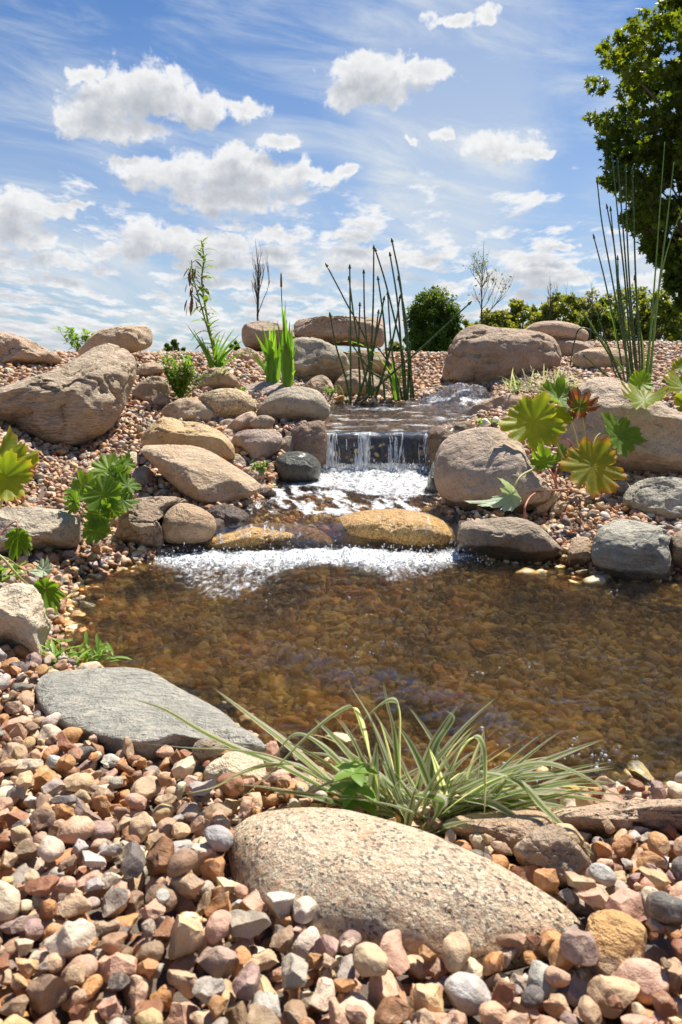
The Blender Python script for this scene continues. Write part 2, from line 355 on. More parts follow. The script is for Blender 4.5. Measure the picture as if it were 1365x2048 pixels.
# ================================================================== rock materials
_mc = {}
def rock_mat(name, c1, c2, c3=None, speckle=None, bands=0.0, rough=.85, wet=0.0, pit=.5, scale=1.0, crack=.5, wetline=None, sp_scale=150, caustic_gold=None, bdir=(1, 1, 6), grooves_=.7, top=None):
    if name in _mc: return _mc[name]
    if not wet: c1, c2, c3 = [None if c is None else (min(.78, c[0] * 1.30), min(.74, c[1] * 1.24), min(.7, c[2] * 1.16)) for c in (c1, c2, c3)]
    m_, t, o = new_mat(name)
    tcn = t.new('ShaderNodeTexCoord'); P = tcn.outputs['Object']
    oi = t.new('ShaderNodeObjectInfo'); P = t.vm('ADD', P, t.vm('MULTIPLY', t.comb(oi.outputs['Random'], oi.outputs['Random'], 0.5), (7.0, 3.0, 0.0)))
    P = t.vm('SCALE', P); t.put(P.node.inputs['Scale'], scale)
    big = t.noise(P, 5.5, 5, .6, .4); mid_ = t.noise(P, 21, 6, .68); fine = t.noise(P, 110, 5, .7); grain = t.noise(P, 320, 2, .7)
    col = t.mix(t.ss(big, .36, .66), c1, c2)
    if c3: col = t.mix(t.ss(mid_, .52, .70), col, c3)
    if bands:
        wv = t.vm('ADD', P, t.vm('SCALE', t.noise(P, 3.0, 3, .5, 0, 1))); t.put(wv.node.inputs[1].links[0].from_node.inputs['Scale'], .12)
        bn = t.noise(t.vm('MULTIPLY', wv, bdir), 16, 6, .72)
        col = t.mix(bands, col, t.mix(t.ss(bn, .38, .62), tuple(x * .55 for x in c1), tuple(min(1, x * 1.25) for x in c2)))
    else: bn = mid_
    col = t.mix(1.0, col, t.mix(mid_, (.72, .71, .69), (1.22, 1.22, 1.24)), 'MULTIPLY')
    col = t.mix(t.ss(fine, .3, .7), t.mix(.18, col, (.06, .05, .045)), col)
    col = t.mix(1.0, col, t.mix(grain, (.78, .78, .78), (1.2, 1.2, 1.2)), 'MULTIPLY')
    # stains and pale weathering
    st = t.ss(t.noise(P, 8.5, 6, .7, .8), .60, .74); col = t.mix(t.m('MULTIPLY', st, .5), col, tuple(x * .42 for x in c1))
    if speckle:
        v = t.voro(t.vm('MULTIPLY_ADD', t.noise(P, 90, 2, .6, 0, 1), (.012, .012, .012), P), sp_scale, out='Color'); vs = t.sep(v)
        k = t.m('MULTIPLY', t.ss(vs[0], .62, .70), t.ss(t.noise(P, 55, 3), .36, .60))
        col = t.mix(t.m('MULTIPLY', k, .78), col, speckle)
        col = t.mix(t.m('MULTIPLY', t.ss(vs[1], .74, .84), .5), col, tuple(min(.8, x * 1.5) for x in c2))
    pits = t.ss(t.voro(P, 75), .22, .05); pits = t.m('MULTIPLY', pits, t.ss(t.noise(P, 12, 3), .48, .6))
    col = t.mix(t.m('MULTIPLY', pits, pit), col, tuple(x * .35 for x in c1))
    if top: col = t.mix(t.ss(t.m('ADD', t.sep(tcn.outputs['Object'])[2], t.m('MULTIPLY', t.m('SUBTRACT', mid_, .5), .06)), .004, .028), col, top)
    if caustic_gold:  # golden caustic light lines painted into the rock colour
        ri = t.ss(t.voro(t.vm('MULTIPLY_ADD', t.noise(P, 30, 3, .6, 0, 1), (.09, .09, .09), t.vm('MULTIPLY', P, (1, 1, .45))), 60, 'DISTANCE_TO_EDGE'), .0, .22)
        col = t.mix(ri, caustic_gold, col)
    r_ = t.lin(fine, 0, 1, rough - .1, min(1, rough + .1))
    h = t.m('ADD', t.m('MULTIPLY', mid_, .9), t.m('ADD', t.m('MULTIPLY', fine, .32), t.m('MULTIPLY', grain, .06)))
    if bands: h = t.m('ADD', h, t.m('MULTIPLY', bn, bands * 1.2))
    h = t.m('SUBTRACT', h, t.m('MULTIPLY', pits, pit))
    lg = t.noise(P, 9.0, 5, .62, .5); h = t.m('ADD', h, t.m('MULTIPLY', t.m('ABSOLUTE', t.m('SUBTRACT', lg, .5)), 3.2 * grooves_))
    nrm = t.bump(h, .024)
    coat = 0.0; spec = .35
    if wetline is not None:
        g_ = t.new('ShaderNodeNewGeometry'); zz = t.sep(g_.outputs['Position'])[2]
        wl = t.ss(t.m('ADD', zz, t.m('MULTIPLY', t.m('SUBTRACT', big, .5), .05)), wetline + .012, wetline - .002)
        col = t.mix(wl, col, t.mix(1.0, col, (.34, .31, .27), 'MULTIPLY')); r_ = t.m('SUBTRACT', r_, t.m('MULTIPLY', wl, .55))
        coat = wl
    b = principled(t, o, Base_Color=col, Roughness=r_, Normal=nrm, Specular_IOR_Level=spec)
    if wet or wetline is not None:
        wb = t.noise(P, 38, 4, .65, .6)
        t.put(b.inputs['Coat Weight'], (wet * .85 if caustic_gold else wet) if wet else coat); t.put(b.inputs['Coat Roughness'], .06 if wet else .12)
        t.put(b.inputs['Coat Normal'], t.bump(wb, .022 if caustic_gold else .012 if wet else .004)); b.inputs['Coat IOR'].default_value = 1.34
    _mc[name] = m_; return m_

M_TAN   = rock_mat('rock_tan', (.44, .33, .22), (.56, .45, .32), (.36, .27, .19))
M_TANW  = rock_mat('rock_tan_shore', (.40, .29, .19), (.50, .38, .26), (.33, .24, .17), wetline=.035)
M_PINK  = rock_mat('rock_pink', (.42, .31, .22), (.52, .40, .30), (.34, .26, .20))
M_PINKD = rock_mat('rock_pink_brown', (.34, .26, .19), (.45, .355, .27), (.27, .205, .16), crack=.8)
M_GREY  = rock_mat('rock_grey_green', (.36, .32, .25), (.49, .44, .35), (.28, .26, .21))
M_GREYP = rock_mat('rock_grey_pink', (.41, .33, .26), (.52, .43, .35), (.33, .27, .215), wetline=.15)
M_BAND  = rock_mat('rock_banded', (.40, .31, .22), (.53, .44, .33), (.33, .26, .19), bands=.55, crack=1.0, bdir=(1.0, 2.0, 8.0))
M_BROWN = rock_mat('rock_brown', (.22, .155, .11), (.33, .24, .18), (.17, .125, .095), wetline=.06)
M_MAUVE = rock_mat('rock_mauve', (.33, .26, .22), (.43, .35, .30), (.26, .205, .175))
M_YEL   = rock_mat('rock_yellow', (.52, .37, .19), (.58, .45, .28), (.50, .31, .12))
M_CREAM = rock_mat('rock_cream', (.60, .50, .37), (.70, .61, .48), (.52, .41, .28), pit=.7)
M_GRAN  = rock_mat('rock_granite', (.50, .365, .24), (.58, .46, .335), (.46, .31, .19), speckle=(.10, .09, .09), sp_scale=270, pit=.5, crack=0.0, grooves_=.1)
M_GRANW = rock_mat('rock_round_speckled', (.46, .34, .20), (.56, .44, .29), (.38, .27, .16), speckle=(.16, .12, .09), sp_scale=110, crack=.2)
M_SLATE = rock_mat('rock_slate', (.285, .29, .26), (.37, .37, .33), (.46, .43, .36), bands=.30, pit=.15, crack=.45, bdir=(1.2, 4.5, 2.0), rough=.62, wetline=.006)
M_BLUE  = rock_mat('rock_blue_grey', (.36, .355, .30), (.46, .45, .38), (.29, .285, .25), bands=.3, pit=.3, crack=.5, wetline=.03)
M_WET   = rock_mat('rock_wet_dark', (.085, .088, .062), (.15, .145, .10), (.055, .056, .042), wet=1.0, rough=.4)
M_WETB  = rock_mat('rock_wet_brown', (.13, .085, .05), (.20, .13, .08), (.08, .055, .035), wet=.8, rough=.45)
M_AMBER = rock_mat('rock_wet_amber', (.52, .25, .055), (.62, .33, .08), (.34, .16, .035), wet=1.0, rough=.35, caustic_gold=(.82, .52, .18), grooves_=.2)
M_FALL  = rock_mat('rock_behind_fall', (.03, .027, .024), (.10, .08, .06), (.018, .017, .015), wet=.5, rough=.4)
M_UMBER = rock_mat('rock_umber_wet_foot', (.31, .255, .19), (.42, .35, .27), (.24, .195, .15), wetline=.055)

# ================================================================== rock builder
ROCKS = []
def rock(name, label, outline, mat, up=.25, thick=None, q=2.4, y=None, seed=None, amp=1.0, facets=7, cut=.86, lvl=None, back=None, group='boulders and stones round the pool', cat='rock', grooves=1.0, side=0.0, dy=0.0, fit=True):
    """a rock from its outline: the outline lies in a plane through the rock (turned UP towards the sky, SIDE towards +x), the body bulges THICK metres to both sides of it"""
    seed = len(ROCKS) * 7 + 3 if seed is None else seed
    if .2 <= up < .6 and y is None: up = up + .14
    rng = np.random.RandomState(seed)
    O = np.array(outline, float); c_px = O.mean(0) * .5 + (O.max(0) + O.min(0)) * .25
    wpx = O[:, 0].max() - O[:, 0].min(); hpx = O[:, 1].max() - O[:, 1].min()
    cxv = min(max(c_px[0], -20), 1385)
    if y is None:
        base = hit(cxv, O[:, 1].max() - .04 * hpx); yb = base[1]
        th = thick if thick else .42 * min(wpx, 1.5 * hpx) * yb / F
        y = yb + th * .55
    th = thick if thick else .42 * min(wpx, 1.5 * hpx) * y / F
    y += dy
    C = np.array(Y(c_px[0], c_px[1], y)); v = np.array(ray(*c_px)); v /= np.linalg.norm(v)
    n = -v * (1 - up) + np.array([0, 0, 1.]) * up + np.array([1., 0, 0]) * side; n /= np.linalg.norm(n)
    ax = np.cross(np.array([0, 0, 1.]), n); ax /= np.linalg.norm(ax); ay = np.cross(n, ax)
    eye = np.array(EYE); pts = []
    for a, b in O:
        d = np.array(ray(a, b)); tt = np.dot(C - eye, n) / np.dot(d, n); p = eye + d * tt - C; pts.append((p @ ax, p @ ay))
    pts = np.array(pts); cen = pts.mean(0); pts = pts - cen; C = C + ax * cen[0] + ay * cen[1]
    # closed smooth outline -> radius by angle
    m_ = len(pts); fine = []
    for i in range(m_):
        p0, p1, p2, p3 = pts[i - 1], pts[i], pts[(i + 1) % m_], pts[(i + 2) % m_]
        for k in range(8):
            s = k / 8; fine.append(.5 * ((2 * p1) + (-p0 + p2) * s + (2 * p0 - 5 * p1 + 4 * p2 - p3) * s * s + (-p0 + 3 * p1 - 3 * p2 + p3) * s ** 3))
    fine = np.array(fine); th_ = np.arctan2(fine[:, 1], fine[:, 0]); r_ = np.hypot(fine[:, 0], fine[:, 1])
    o_ = np.argsort(th_); th_, r_ = th_[o_], r_[o_]
    th_ = np.concatenate([th_ - 2 * np.pi, th_, th_ + 2 * np.pi]); r_ = np.concatenate([r_, r_, r_])
    if lvl is None: lvl = 5 if wpx > 150 else 4
    V, Fc = ICO[lvl]
    ang = np.arctan2(V[:, 1], V[:, 0]); s = np.hypot(V[:, 0], V[:, 1])
    Rr = np.interp(ang, th_, r_); dz = V[:, 2]
    inpl = (1 - np.abs(dz) ** q) ** (1 / q); rim = sstep(np.abs(dz), 0, .5)
    Rs = Rr * (1 - .0 * rim)
    tb = back if back else th
    L = np.stack([Rs * inpl * np.cos(ang), Rs * inpl * np.sin(ang), np.where(dz > 0, th, tb) * dz], 1)
    size = np.sqrt(max(r_.mean(), .01) * th)
    # flat facets
    for _ in range(facets):
        a = rng.uniform(0, 2 * np.pi); e = rng.uniform(.25, .95); fn = np.array([np.cos(a) * (1 - e), np.sin(a) * (1 - e), e * (1 if rng.rand() > .25 else -1)]); fn /= np.linalg.norm(fn)
        dd = L @ fn; lim = dd.max() * rng.uniform(cut - .06, cut + .04); ov = np.maximum(dd - lim, 0); L -= fn[None] * ov[:, None] * .95
    nv = L / np.maximum(np.linalg.norm(L, axis=1, keepdims=True), 1e-9)
    off = rng.uniform(-50, 50, 3)
    q1 = L / size + off
    dsp = fbm(q1 * 1.3, seed, 3) * .12 + fbm(q1 * 4, seed + 9, 4, .55) * .05
    rg = 1 - np.abs(fbm(q1 * np.array([1.5, 2.6, 1.5]) * 1.1, seed + 20, 4)) * 2.0; dsp -= np.maximum(rg - .80, 0) * .34 * grooves * sstep(fbm(q1 * .9, seed + 41, 2), -.25, .2)
    dsp += fbm(q1 * 14, seed + 30, 2) * .012
    inner = .45 + .55 * sstep(np.abs(dz), .05, .5)
    L = L + nv * (dsp * size * amp * inner)[:, None]
    # match the outline: scale in the plane across the line of sight, distance unchanged
    if fit:
        cp = O.mean(0); of = []
        for i in range(m_):
            p0, p1, p2, p3 = O[i - 1], O[i], O[(i + 1) % m_], O[(i + 2) % m_]
            for k in range(8):
                s_ = k / 8; of.append(.5 * ((2 * p1) + (-p0 + p2) * s_ + (2 * p0 - 5 * p1 + 4 * p2 - p3) * s_ * s_ + (-p0 + 3 * p1 - 3 * p2 + p3) * s_ ** 3))
        of = np.array(of) - cp; oa = np.arctan2(of[:, 1], of[:, 0]); orr = np.hypot(of[:, 0], of[:, 1]); oo = np.argsort(oa); oa, orr = oa[oo], orr[oo]; NB = 60
        W0 = C[None] + L[:, :1] * ax[None] + L[:, 1:2] * ay[None] + L[:, 2:3] * n[None]
        for _ in range(3):
            qx, qy, qd = proj(W0); ddx, ddy = qx - cp[0], qy - cp[1]; pa = np.arctan2(ddy, ddx); pr = np.hypot(ddx, ddy)
            bi = ((pa + np.pi) / (2 * np.pi) * NB).astype(int) % NB; mx = np.zeros(NB); np.maximum.at(mx, bi, pr)
            tc_ = (np.arange(NB) + .5) / NB * 2 * np.pi - np.pi; want = np.interp(tc_, np.r_[oa - 2 * np.pi, oa, oa + 2 * np.pi], np.r_[orr, orr, orr])
            sc = np.clip(want / np.maximum(mx, 1), .55, 1.6); sc = (np.roll(sc, 1) + 2 * sc + np.roll(sc, -1)) / 4
            f_ = np.interp(pa, np.r_[tc_ - 2 * np.pi, tc_, tc_ + 2 * np.pi], np.r_[sc, sc, sc])
            nx, ny = cp[0] + ddx * f_, cp[1] + ddy * f_; sh = np.stack([(nx - qx) * qd / F, (ny - qy) * qd / F], 1)
            c_, s_ = math.cos(PITCH), math.sin(PITCH); W0 = W0 + sh[:, :1] * np.array([1., 0, 0]) - sh[:, 1:2] * np.array([0, s_, c_])
        L = None; Wd = W0
    else: Wd = C[None] + L[:, :1] * ax[None] + L[:, 1:2] * ay[None] + L[:, 2:3] * n[None]
    o = mesh_obj(name, Wd, Fc, mat, loc=tuple(C)); tag(o, label, cat, group)
    ROCKS.append((o, Wd, Fc, y)); return o

exec_rocks = [
 # name, label, outline, material, options
 ('boulder', 'pinkish brown boulder cut off by the left picture edge, behind the banded boulder', [(-90,680),(-20,662),(20,666),(60,678),(95,695),(126,715),(112,735),(70,752),(0,765),(-60,770),(-110,740)], M_PINK, dict(up=.3, y=4.9, thick=.34)),
 ('boulder', 'largest grey tan boulder with folded banding leaning on the left gravel bank', [(-70,800),(0,768),(60,752),(110,738),(170,702),(205,684),(240,690),(268,712),(276,745),(262,790),(242,830),(212,866),(165,890),(120,893),(60,876),(0,850),(-70,835)], M_BAND, dict(up=.42, thick=.24, grooves=1.5, amp=1.1)),
 ('boulder', 'smooth tan boulder on the skyline just behind the banded boulder', [(155,708),(172,680),(198,660),(240,652),(288,650),(304,662),(304,690),(286,702),(240,712),(190,722)], M_TAN, dict(up=.15, y=5.3, thick=.22)),
 ('boulder', 'squared grey stone block at the left shore below the gravel bank', [(-80,1012),(0,1014),(60,1014),(128,1018),(158,1032),(163,1066),(154,1096),(110,1108),(50,1122),(-10,1128),(-80,1130)], M_GREY, dict(up=.25, q=3.2, thick=.17, grooves=.4)),
 ('boulder', 'pale cream rock with a broken side standing in the left edge of the pool', [(-80,1168),(-10,1178),(30,1166),(68,1172),(86,1195),(92,1225),(103,1252),(92,1285),(86,1322),(74,1334),(45,1318),(0,1300),(-80,1290)], M_CREAM, dict(up=.35, q=3.0, thick=.13)),
 ('slab', 'large smooth blue grey slab at the near left edge of the pool', [(78,1352),(102,1338),(180,1331),(262,1333),(310,1345),(352,1372),(405,1396),(455,1424),(495,1453),(530,1484),(546,1506),(526,1518),(480,1512),(425,1512),(360,1518),(290,1530),(225,1522),(165,1500),(115,1470),(82,1435),(70,1392)], M_SLATE, dict(up=.93, y=1.29, thick=.03, q=4.5, back=.09, amp=.42, facets=1, grooves=.25, lvl=5)),
 ('stone', 'pale cream stone tucked under the near tip of the blue grey slab', [(405,1548),(425,1518),(465,1503),(510,1508),(530,1528),(528,1560),(480,1580),(425,1575)], M_CREAM, dict(up=.7, y=1.12, thick=.035)),
 ('stone', 'small brown oval stone resting on the near tip of the blue grey slab', [(384,1500),(395,1482),(420,1477),(448,1486),(450,1502),(425,1516),(395,1520)], M_UMBER, dict(up=.4, y=1.13, thick=.02)),
 ('boulder', 'big cream granite boulder with black speckles, half buried in the nearest pebbles', [(452,1700),(470,1650),(505,1622),(560,1607),(640,1606),(720,1620),(830,1655),(930,1694),(1040,1744),(1120,1790),(1168,1833),(1184,1872),(1172,1930),(1130,1975),(1000,2010),(850,1995),(700,1970),(600,1940),(510,1880),(470,1800)], M_GRAN, dict(up=.62, y=.83, thick=.10, q=2.3, amp=.35, facets=0, grooves=0.0, lvl=5)),
 ('slab', 'long dusty pink slab with a broken notch along the near right edge of the pool', [(1075,1640),(1100,1614),(1200,1604),(1290,1598),(1370,1594),(1450,1600),(1450,1660),(1365,1668),(1300,1662),(1245,1690),(1170,1680),(1100,1668)], M_PINK, dict(up=.6, y=.985, thick=.055, q=3.0, grooves=2.0, facets=2)),
 ('slab', 'low pink slab partly under the striped grass beside the pool', [(885,1650),(925,1626),(1000,1620),(1075,1618),(1110,1640),(1095,1690),(1050,1715),(985,1700),(930,1682)], M_PINK, dict(up=.8, y=.96, thick=.035, q=3.2, facets=2)),
 ('stone', 'angular brown stone wedged behind the right end of the speckled granite boulder', [(1026,1700),(1050,1672),(1085,1652),(1120,1650),(1150,1680),(1184,1722),(1178,1750),(1130,1776),(1090,1760),(1045,1735)], M_PINKD, dict(up=.55, y=.875, thick=.05, q=3.0, facets=6, cut=.84)),
 ('stone', 'upright grey stone with an orange top, right of the speckled granite boulder', [(1172,1850),(1185,1826),(1225,1818),(1268,1835),(1294,1862),(1290,1910),(1278,1955),(1262,1990),(1215,1995),(1185,1960),(1170,1905)], rock_mat('rock_grey_orange', (.22, .20, .19), (.33, .28, .24), (.15, .14, .14), pit=.6, top=(.62, .36, .15)), dict(up=.35, y=.70, thick=.05, q=3.0, facets=5, cut=.85)),
 ('boulder', 'flat topped tan rock sloping to the water in the middle of the left bank', [(278,900),(296,888),(340,886),(400,894),(450,918),(498,946),(522,968),(512,990),(470,1006),(420,1012),(385,997),(350,975),(310,938)], M_TAN, dict(up=.52, q=3.2, thick=.09, amp=.7)),
 ('boulder', 'yellowish rock with a rusty patch behind the flat topped tan rock', [(283,872),(308,842),(335,832),(370,842),(402,845),(440,860),(466,885),(468,918),(420,925),(350,910),(292,900)], M_YEL, dict(up=.4, thick=.14)),
 ('boulder', 'smooth pale tan stone above the yellowish rock', [(322,822),(345,803),(375,795),(410,802),(436,822),(441,842),(425,856),(385,852),(340,846)], M_TAN, dict(up=.4, dy=.1)),
 ('boulder', 'rounded speckled tan boulder below the leafy bush', [(396,800),(412,784),(450,776),(488,782),(510,802),(512,824),(490,840),(455,846),(420,838)], M_GRANW, dict(up=.3, facets=0, grooves=0.2, amp=.5)),
 ('boulder', 'rounded grey green boulder beside the upper stream', [(514,832),(528,800),(560,778),(600,773),(635,781),(655,802),(661,826),(645,845),(600,850),(550,846)], M_GREY, dict(up=.45, y=4.4, facets=1, amp=.6, thick=.16)),
 ('slab', 'flat mauve slab crossed by blade shadows under the sword leaved clumps', [(484,775),(520,763),(570,766),(606,778),(570,800),(545,828),(520,842),(500,822),(480,805)], M_MAUVE, dict(y=5.0, up=.55, q=3.2, thick=.09)),
 ('stone', 'small oval grey stone on top of the mauve rock', [(500,842),(515,832),(538,831),(551,842),(540,857),(518,861),(503,855)], M_UMBER, dict(up=.3, y=4.02, thick=.05, facets=0)),
 ('stone', 'tan wedge shaped stone left of the small oval grey stone', [(449,858),(478,832),(505,822),(516,838),(508,856),(480,868),(455,871)], M_PINK, dict(up=.45, y=4.1, q=3, facets=5)),
 ('boulder', 'mauve angular rock between the yellowish rock and the waterfall', [(464,880),(480,862),(520,858),(556,862),(566,880),(556,905),(530,928),(508,937),(492,920),(475,900)], M_MAUVE, dict(up=.4, y=3.86, q=2.8, facets=5, thick=.12)),
 ('boulder', 'dark upright rock forming the left cheek of the waterfall', [(583,862),(600,850),(636,840),(650,848),(655,868),(654,900),(650,930),(625,935),(595,925),(585,895)], M_BROWN, dict(up=.1, y=4.03, q=3.0, facets=5, thick=.12)),
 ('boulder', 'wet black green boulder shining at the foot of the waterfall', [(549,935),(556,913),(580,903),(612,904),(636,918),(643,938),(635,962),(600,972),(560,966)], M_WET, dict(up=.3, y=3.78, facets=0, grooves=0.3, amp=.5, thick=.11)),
 ('stone', 'small brown stone behind the wet black green boulder', [(560,885),(570,874),(590,873),(592,892),(586,912),(568,914),(560,900)], M_UMBER, dict(up=.3, y=3.98, facets=5)),
 ('boulder', 'brown cleft rock at the left shore under the flat topped tan rock', [(233,1062),(243,1018),(268,998),(320,992),(360,993),(388,1010),(352,1020),(332,1050),(330,1086),(315,1104),(280,1100),(242,1085)], M_PINKD, dict(up=.3, q=2.8, grooves=1.6, thick=.14)),
 ('boulder', 'rounded tan boulder at the water beside the brown cleft rock', [(322,1060),(332,1025),(360,1006),(395,1012),(425,1030),(433,1055),(420,1080),(385,1092),(345,1090),(326,1080)], M_TANW, dict(up=.3, facets=1, amp=.6, thick=.10, dy=-.05)),
 ('boulder', 'low wet brown boulder with shining top at the left of the amber ledge', [(408,1036),(420,1015),(450,1008),(480,1016),(503,1035),(498,1060),(470,1074),(430,1076),(412,1058)], M_WETB, dict(up=.35, facets=0, y=3.02, thick=.10)),
 ('stone', 'dark grey stone among the pebbles left of the flat topped tan rock', [(262,955),(272,936),(296,934),(306,952),(300,970),(275,974)], M_UMBER, dict(up=.6, thick=.03)),
 ('stone', 'small round whitish stone touching the flat topped tan rock', [(245,920),(255,906),(272,904),(280,918),(275,936),(255,936)], M_CREAM, dict(up=.4, facets=1)),
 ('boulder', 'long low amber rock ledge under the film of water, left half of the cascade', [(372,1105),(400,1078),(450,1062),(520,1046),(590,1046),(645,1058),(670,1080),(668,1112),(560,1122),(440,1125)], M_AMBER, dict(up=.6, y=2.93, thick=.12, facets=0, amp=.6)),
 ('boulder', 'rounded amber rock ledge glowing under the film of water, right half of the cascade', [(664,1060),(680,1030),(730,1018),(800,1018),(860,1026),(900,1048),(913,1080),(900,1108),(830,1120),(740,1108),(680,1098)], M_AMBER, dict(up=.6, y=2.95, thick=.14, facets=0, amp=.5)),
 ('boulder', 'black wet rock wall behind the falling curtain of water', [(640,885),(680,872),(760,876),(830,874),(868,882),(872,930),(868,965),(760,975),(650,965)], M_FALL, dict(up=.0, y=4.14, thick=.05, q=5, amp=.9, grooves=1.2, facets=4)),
 ('boulder', 'wet amber brown rock forming the right cheek of the waterfall', [(850,880),(860,858),(890,848),(940,842),(948,870),(935,910),(900,945),(865,945),(852,915)], rock_mat('rock_cheek', (.26, .15, .07), (.34, .22, .12), (.17, .10, .05), wet=.5, rough=.5), dict(up=.15, y=4.05, thick=.14, facets=2)),
 ('boulder', 'big round grey pink boulder right of the waterfall', [(868,935),(878,895),(905,868),(960,854),(1010,860),(1045,888),(1062,930),(1100,968),(1098,1000),(1060,1025),(1000,1034),(940,1034),(895,1010),(872,975)], M_GREYP, dict(up=.3, thick=.17, facets=3, cut=.93, amp=.8, grooves=.4, dy=.05)),
 ('boulder', 'long grey brown rock with a wet foot at the right shore, under stalk shadows', [(915,1070),(925,1043),(970,1036),(1030,1034),(1070,1045),(1105,1072),(1127,1098),(1118,1122),(1080,1134),(1000,1130),(940,1116),(916,1100)], M_UMBER, dict(up=.35, thick=.14, q=2.8, facets=3, grooves=.5)),
 ('stone', 'small squared pale stone standing in the water at the right shore', [(1136,1105),(1145,1078),(1160,1073),(1180,1078),(1185,1105),(1184,1130),(1160,1138),(1138,1130)], M_TANW, dict(up=.35, thick=.06, q=3.2)),
 ('boulder', 'blue grey boulder with a wet foot standing in the pool at the right shore', [(1183,1095),(1200,1055),(1240,1037),(1290,1045),(1325,1055),(1347,1075),(1340,1095),(1344,1125),(1330,1160),(1280,1170),(1225,1162),(1190,1135)], M_BLUE, dict(up=.35, thick=.13, facets=4, cut=.88, grooves=.6)),
 ('boulder', 'smooth grey boulder with a crease above the blue grey boulder', [(1245,1000),(1260,972),(1295,956),(1350,954),(1410,965),(1430,1010),(1400,1045),(1340,1057),(1285,1045),(1255,1025)], M_BLUE, dict(up=.3, thick=.13, dy=.08)),
 ('boulder', 'round reddish brown stone at the right picture edge beside the water', [(1330,1100),(1340,1072),(1380,1058),(1430,1075),(1440,1120),(1400,1152),(1350,1145)], M_PINKD, dict(up=.3, thick=.12, facets=1)),
 ('boulder', 'huge rough pinkish boulder behind the broad leaved plant at the right edge', [(1112,870),(1122,820),(1160,770),(1195,752),(1240,758),(1290,785),(1350,815),(1420,840),(1440,900),(1400,952),(1310,958),(1230,948),(1160,935),(1122,905)], rock_mat('rock_rough_pink', (.45, .36, .275), (.56, .46, .36), (.36, .29, .22), pit=.8), dict(up=.3, thick=.25, facets=3, grooves=.7)),
 ('boulder', 'massive brown boulder with furrowed dark face beside the upper stream', [(886,735),(900,690),(925,658),(960,647),(1000,655),(1060,658),(1105,672),(1122,700),(1122,735),(1105,765),(1050,782),(980,790),(920,785),(888,765)], M_PINKD, dict(up=.06, y=6.6, thick=.36, facets=4, cut=.92, grooves=1.3)),
 ('boulder', 'smooth oblong boulder lying on top behind the massive brown boulder', [(1048,662),(1065,646),(1100,641),(1145,646),(1172,658),(1178,672),(1168,686),(1130,690),(1080,682),(1055,674)], M_PINK, dict(up=.15, y=7.1, thick=.22, facets=0, grooves=0.2, amp=.5)),
 ('boulder', 'dark brown rock under the oblong boulder', [(1105,700),(1115,680),(1150,680),(1185,690),(1190,715),(1165,745),(1125,750),(1108,730)], M_PINKD, dict(up=.0, y=6.9, thick=.2)),
 ('boulder', 'flat topped tan rock behind the tall jointed stems at the right', [(1146,712),(1165,700),(1200,695),(1240,697),(1262,712),(1260,745),(1225,760),(1180,752),(1152,735)], M_TAN, dict(up=.3, y=6.1, thick=.2, q=3)),
 ('boulder', 'low angled grey brown rock beside the frothing spring', [(926,838),(945,812),(985,795),(1030,788),(1050,800),(1045,830),(1000,850),(945,858)], M_PINK, dict(up=.35, y=4.9, thick=.14)),
 ('stone', 'flat brown stone at the back edge of the upper stream', [(846,790),(860,775),(900,772),(925,780),(922,796),(880,800),(850,799)], M_PINKD, dict(up=.3, y=6.25, thick=.1, q=3)),
 ('stone', 'pale flat stone behind the flat brown stone at the upper stream', [(850,777),(870,768),(905,767),(915,774),(880,780)], M_TAN, dict(up=.3, y=6.5, thick=.06)),
 ('stone', 'small dark stone between the spring and the massive brown boulder', [(915,782),(930,772),(952,775),(952,790),(930,793)], M_UMBER, dict(up=.3, y=6.2, thick=.08)),
 ('boulder', 'dark angular boulder on the crest with the bare sapling rising behind it', [(484,660),(495,645),(530,641),(565,650),(592,668),(590,690),(560,702),(510,703),(488,690)], M_PINKD, dict(up=.12, y=7.0, thick=.25, facets=6, cut=.86)),
 ('boulder', 'long blocky brown boulder on the crest behind the jointed green stems', [(587,655),(596,638),(640,631),(700,632),(758,632),(768,650),(768,690),(745,700),(690,692),(630,690),(592,680)], M_PINKD, dict(up=.18, y=7.1, thick=.32, q=3.2, grooves=1.2)),
 ('boulder', 'broad pale grey boulder with a dark fold, left of the jointed green stems', [(555,720),(575,685),(600,674),(640,678),(680,698),(698,718),(697,745),(670,768),(625,780),(580,772),(556,750)], M_GREY, dict(up=.35, y=6.1, thick=.26, grooves=1.3, facets=4)),
 ('boulder', 'brown stone with a pale lit side behind the jointed green stems', [(664,775),(690,745),(712,738),(745,748),(768,770),(762,795),(730,808),(690,808),(668,798)], M_PINKD, dict(up=.2, y=5.9, thick=.16, facets=5)),
 ('stone', 'small tan rock left of the brown stone at the upper stream', [(608,778),(622,758),(645,750),(664,765),(668,790),(650,802),(618,800)], M_PINK, dict(up=.35, y=5.7, thick=.12, facets=5)),
 ('stone', 'round pale tan stone behind the sword leaved clumps', [(460,722),(472,702),(495,695),(518,708),(527,728),(505,745),(475,745)], M_TAN, dict(up=.3, y=6.1, thick=.14)),
 ('stone', 'dull grey stone at the foot of the sword leaved clumps', [(500,752),(515,732),(545,728),(562,742),(562,766),(530,772),(504,768)], M_UMBER, dict(up=.3, y=5.8, thick=.12)),
 ('stone', 'tan stone below the blocky boulder among the jointed stems', [(690,722),(705,703),(740,700),(775,712),(785,735),(750,748),(705,745)], M_PINK, dict(up=.4, y=6.6, thick=.13)),
 ('boulder', 'tan rock right behind the leafy bush', [(398,768),(410,742),(440,735),(470,752),(480,775),(450,785),(412,785)], M_TAN, dict(up=.4, y=5.0, thick=.14)),
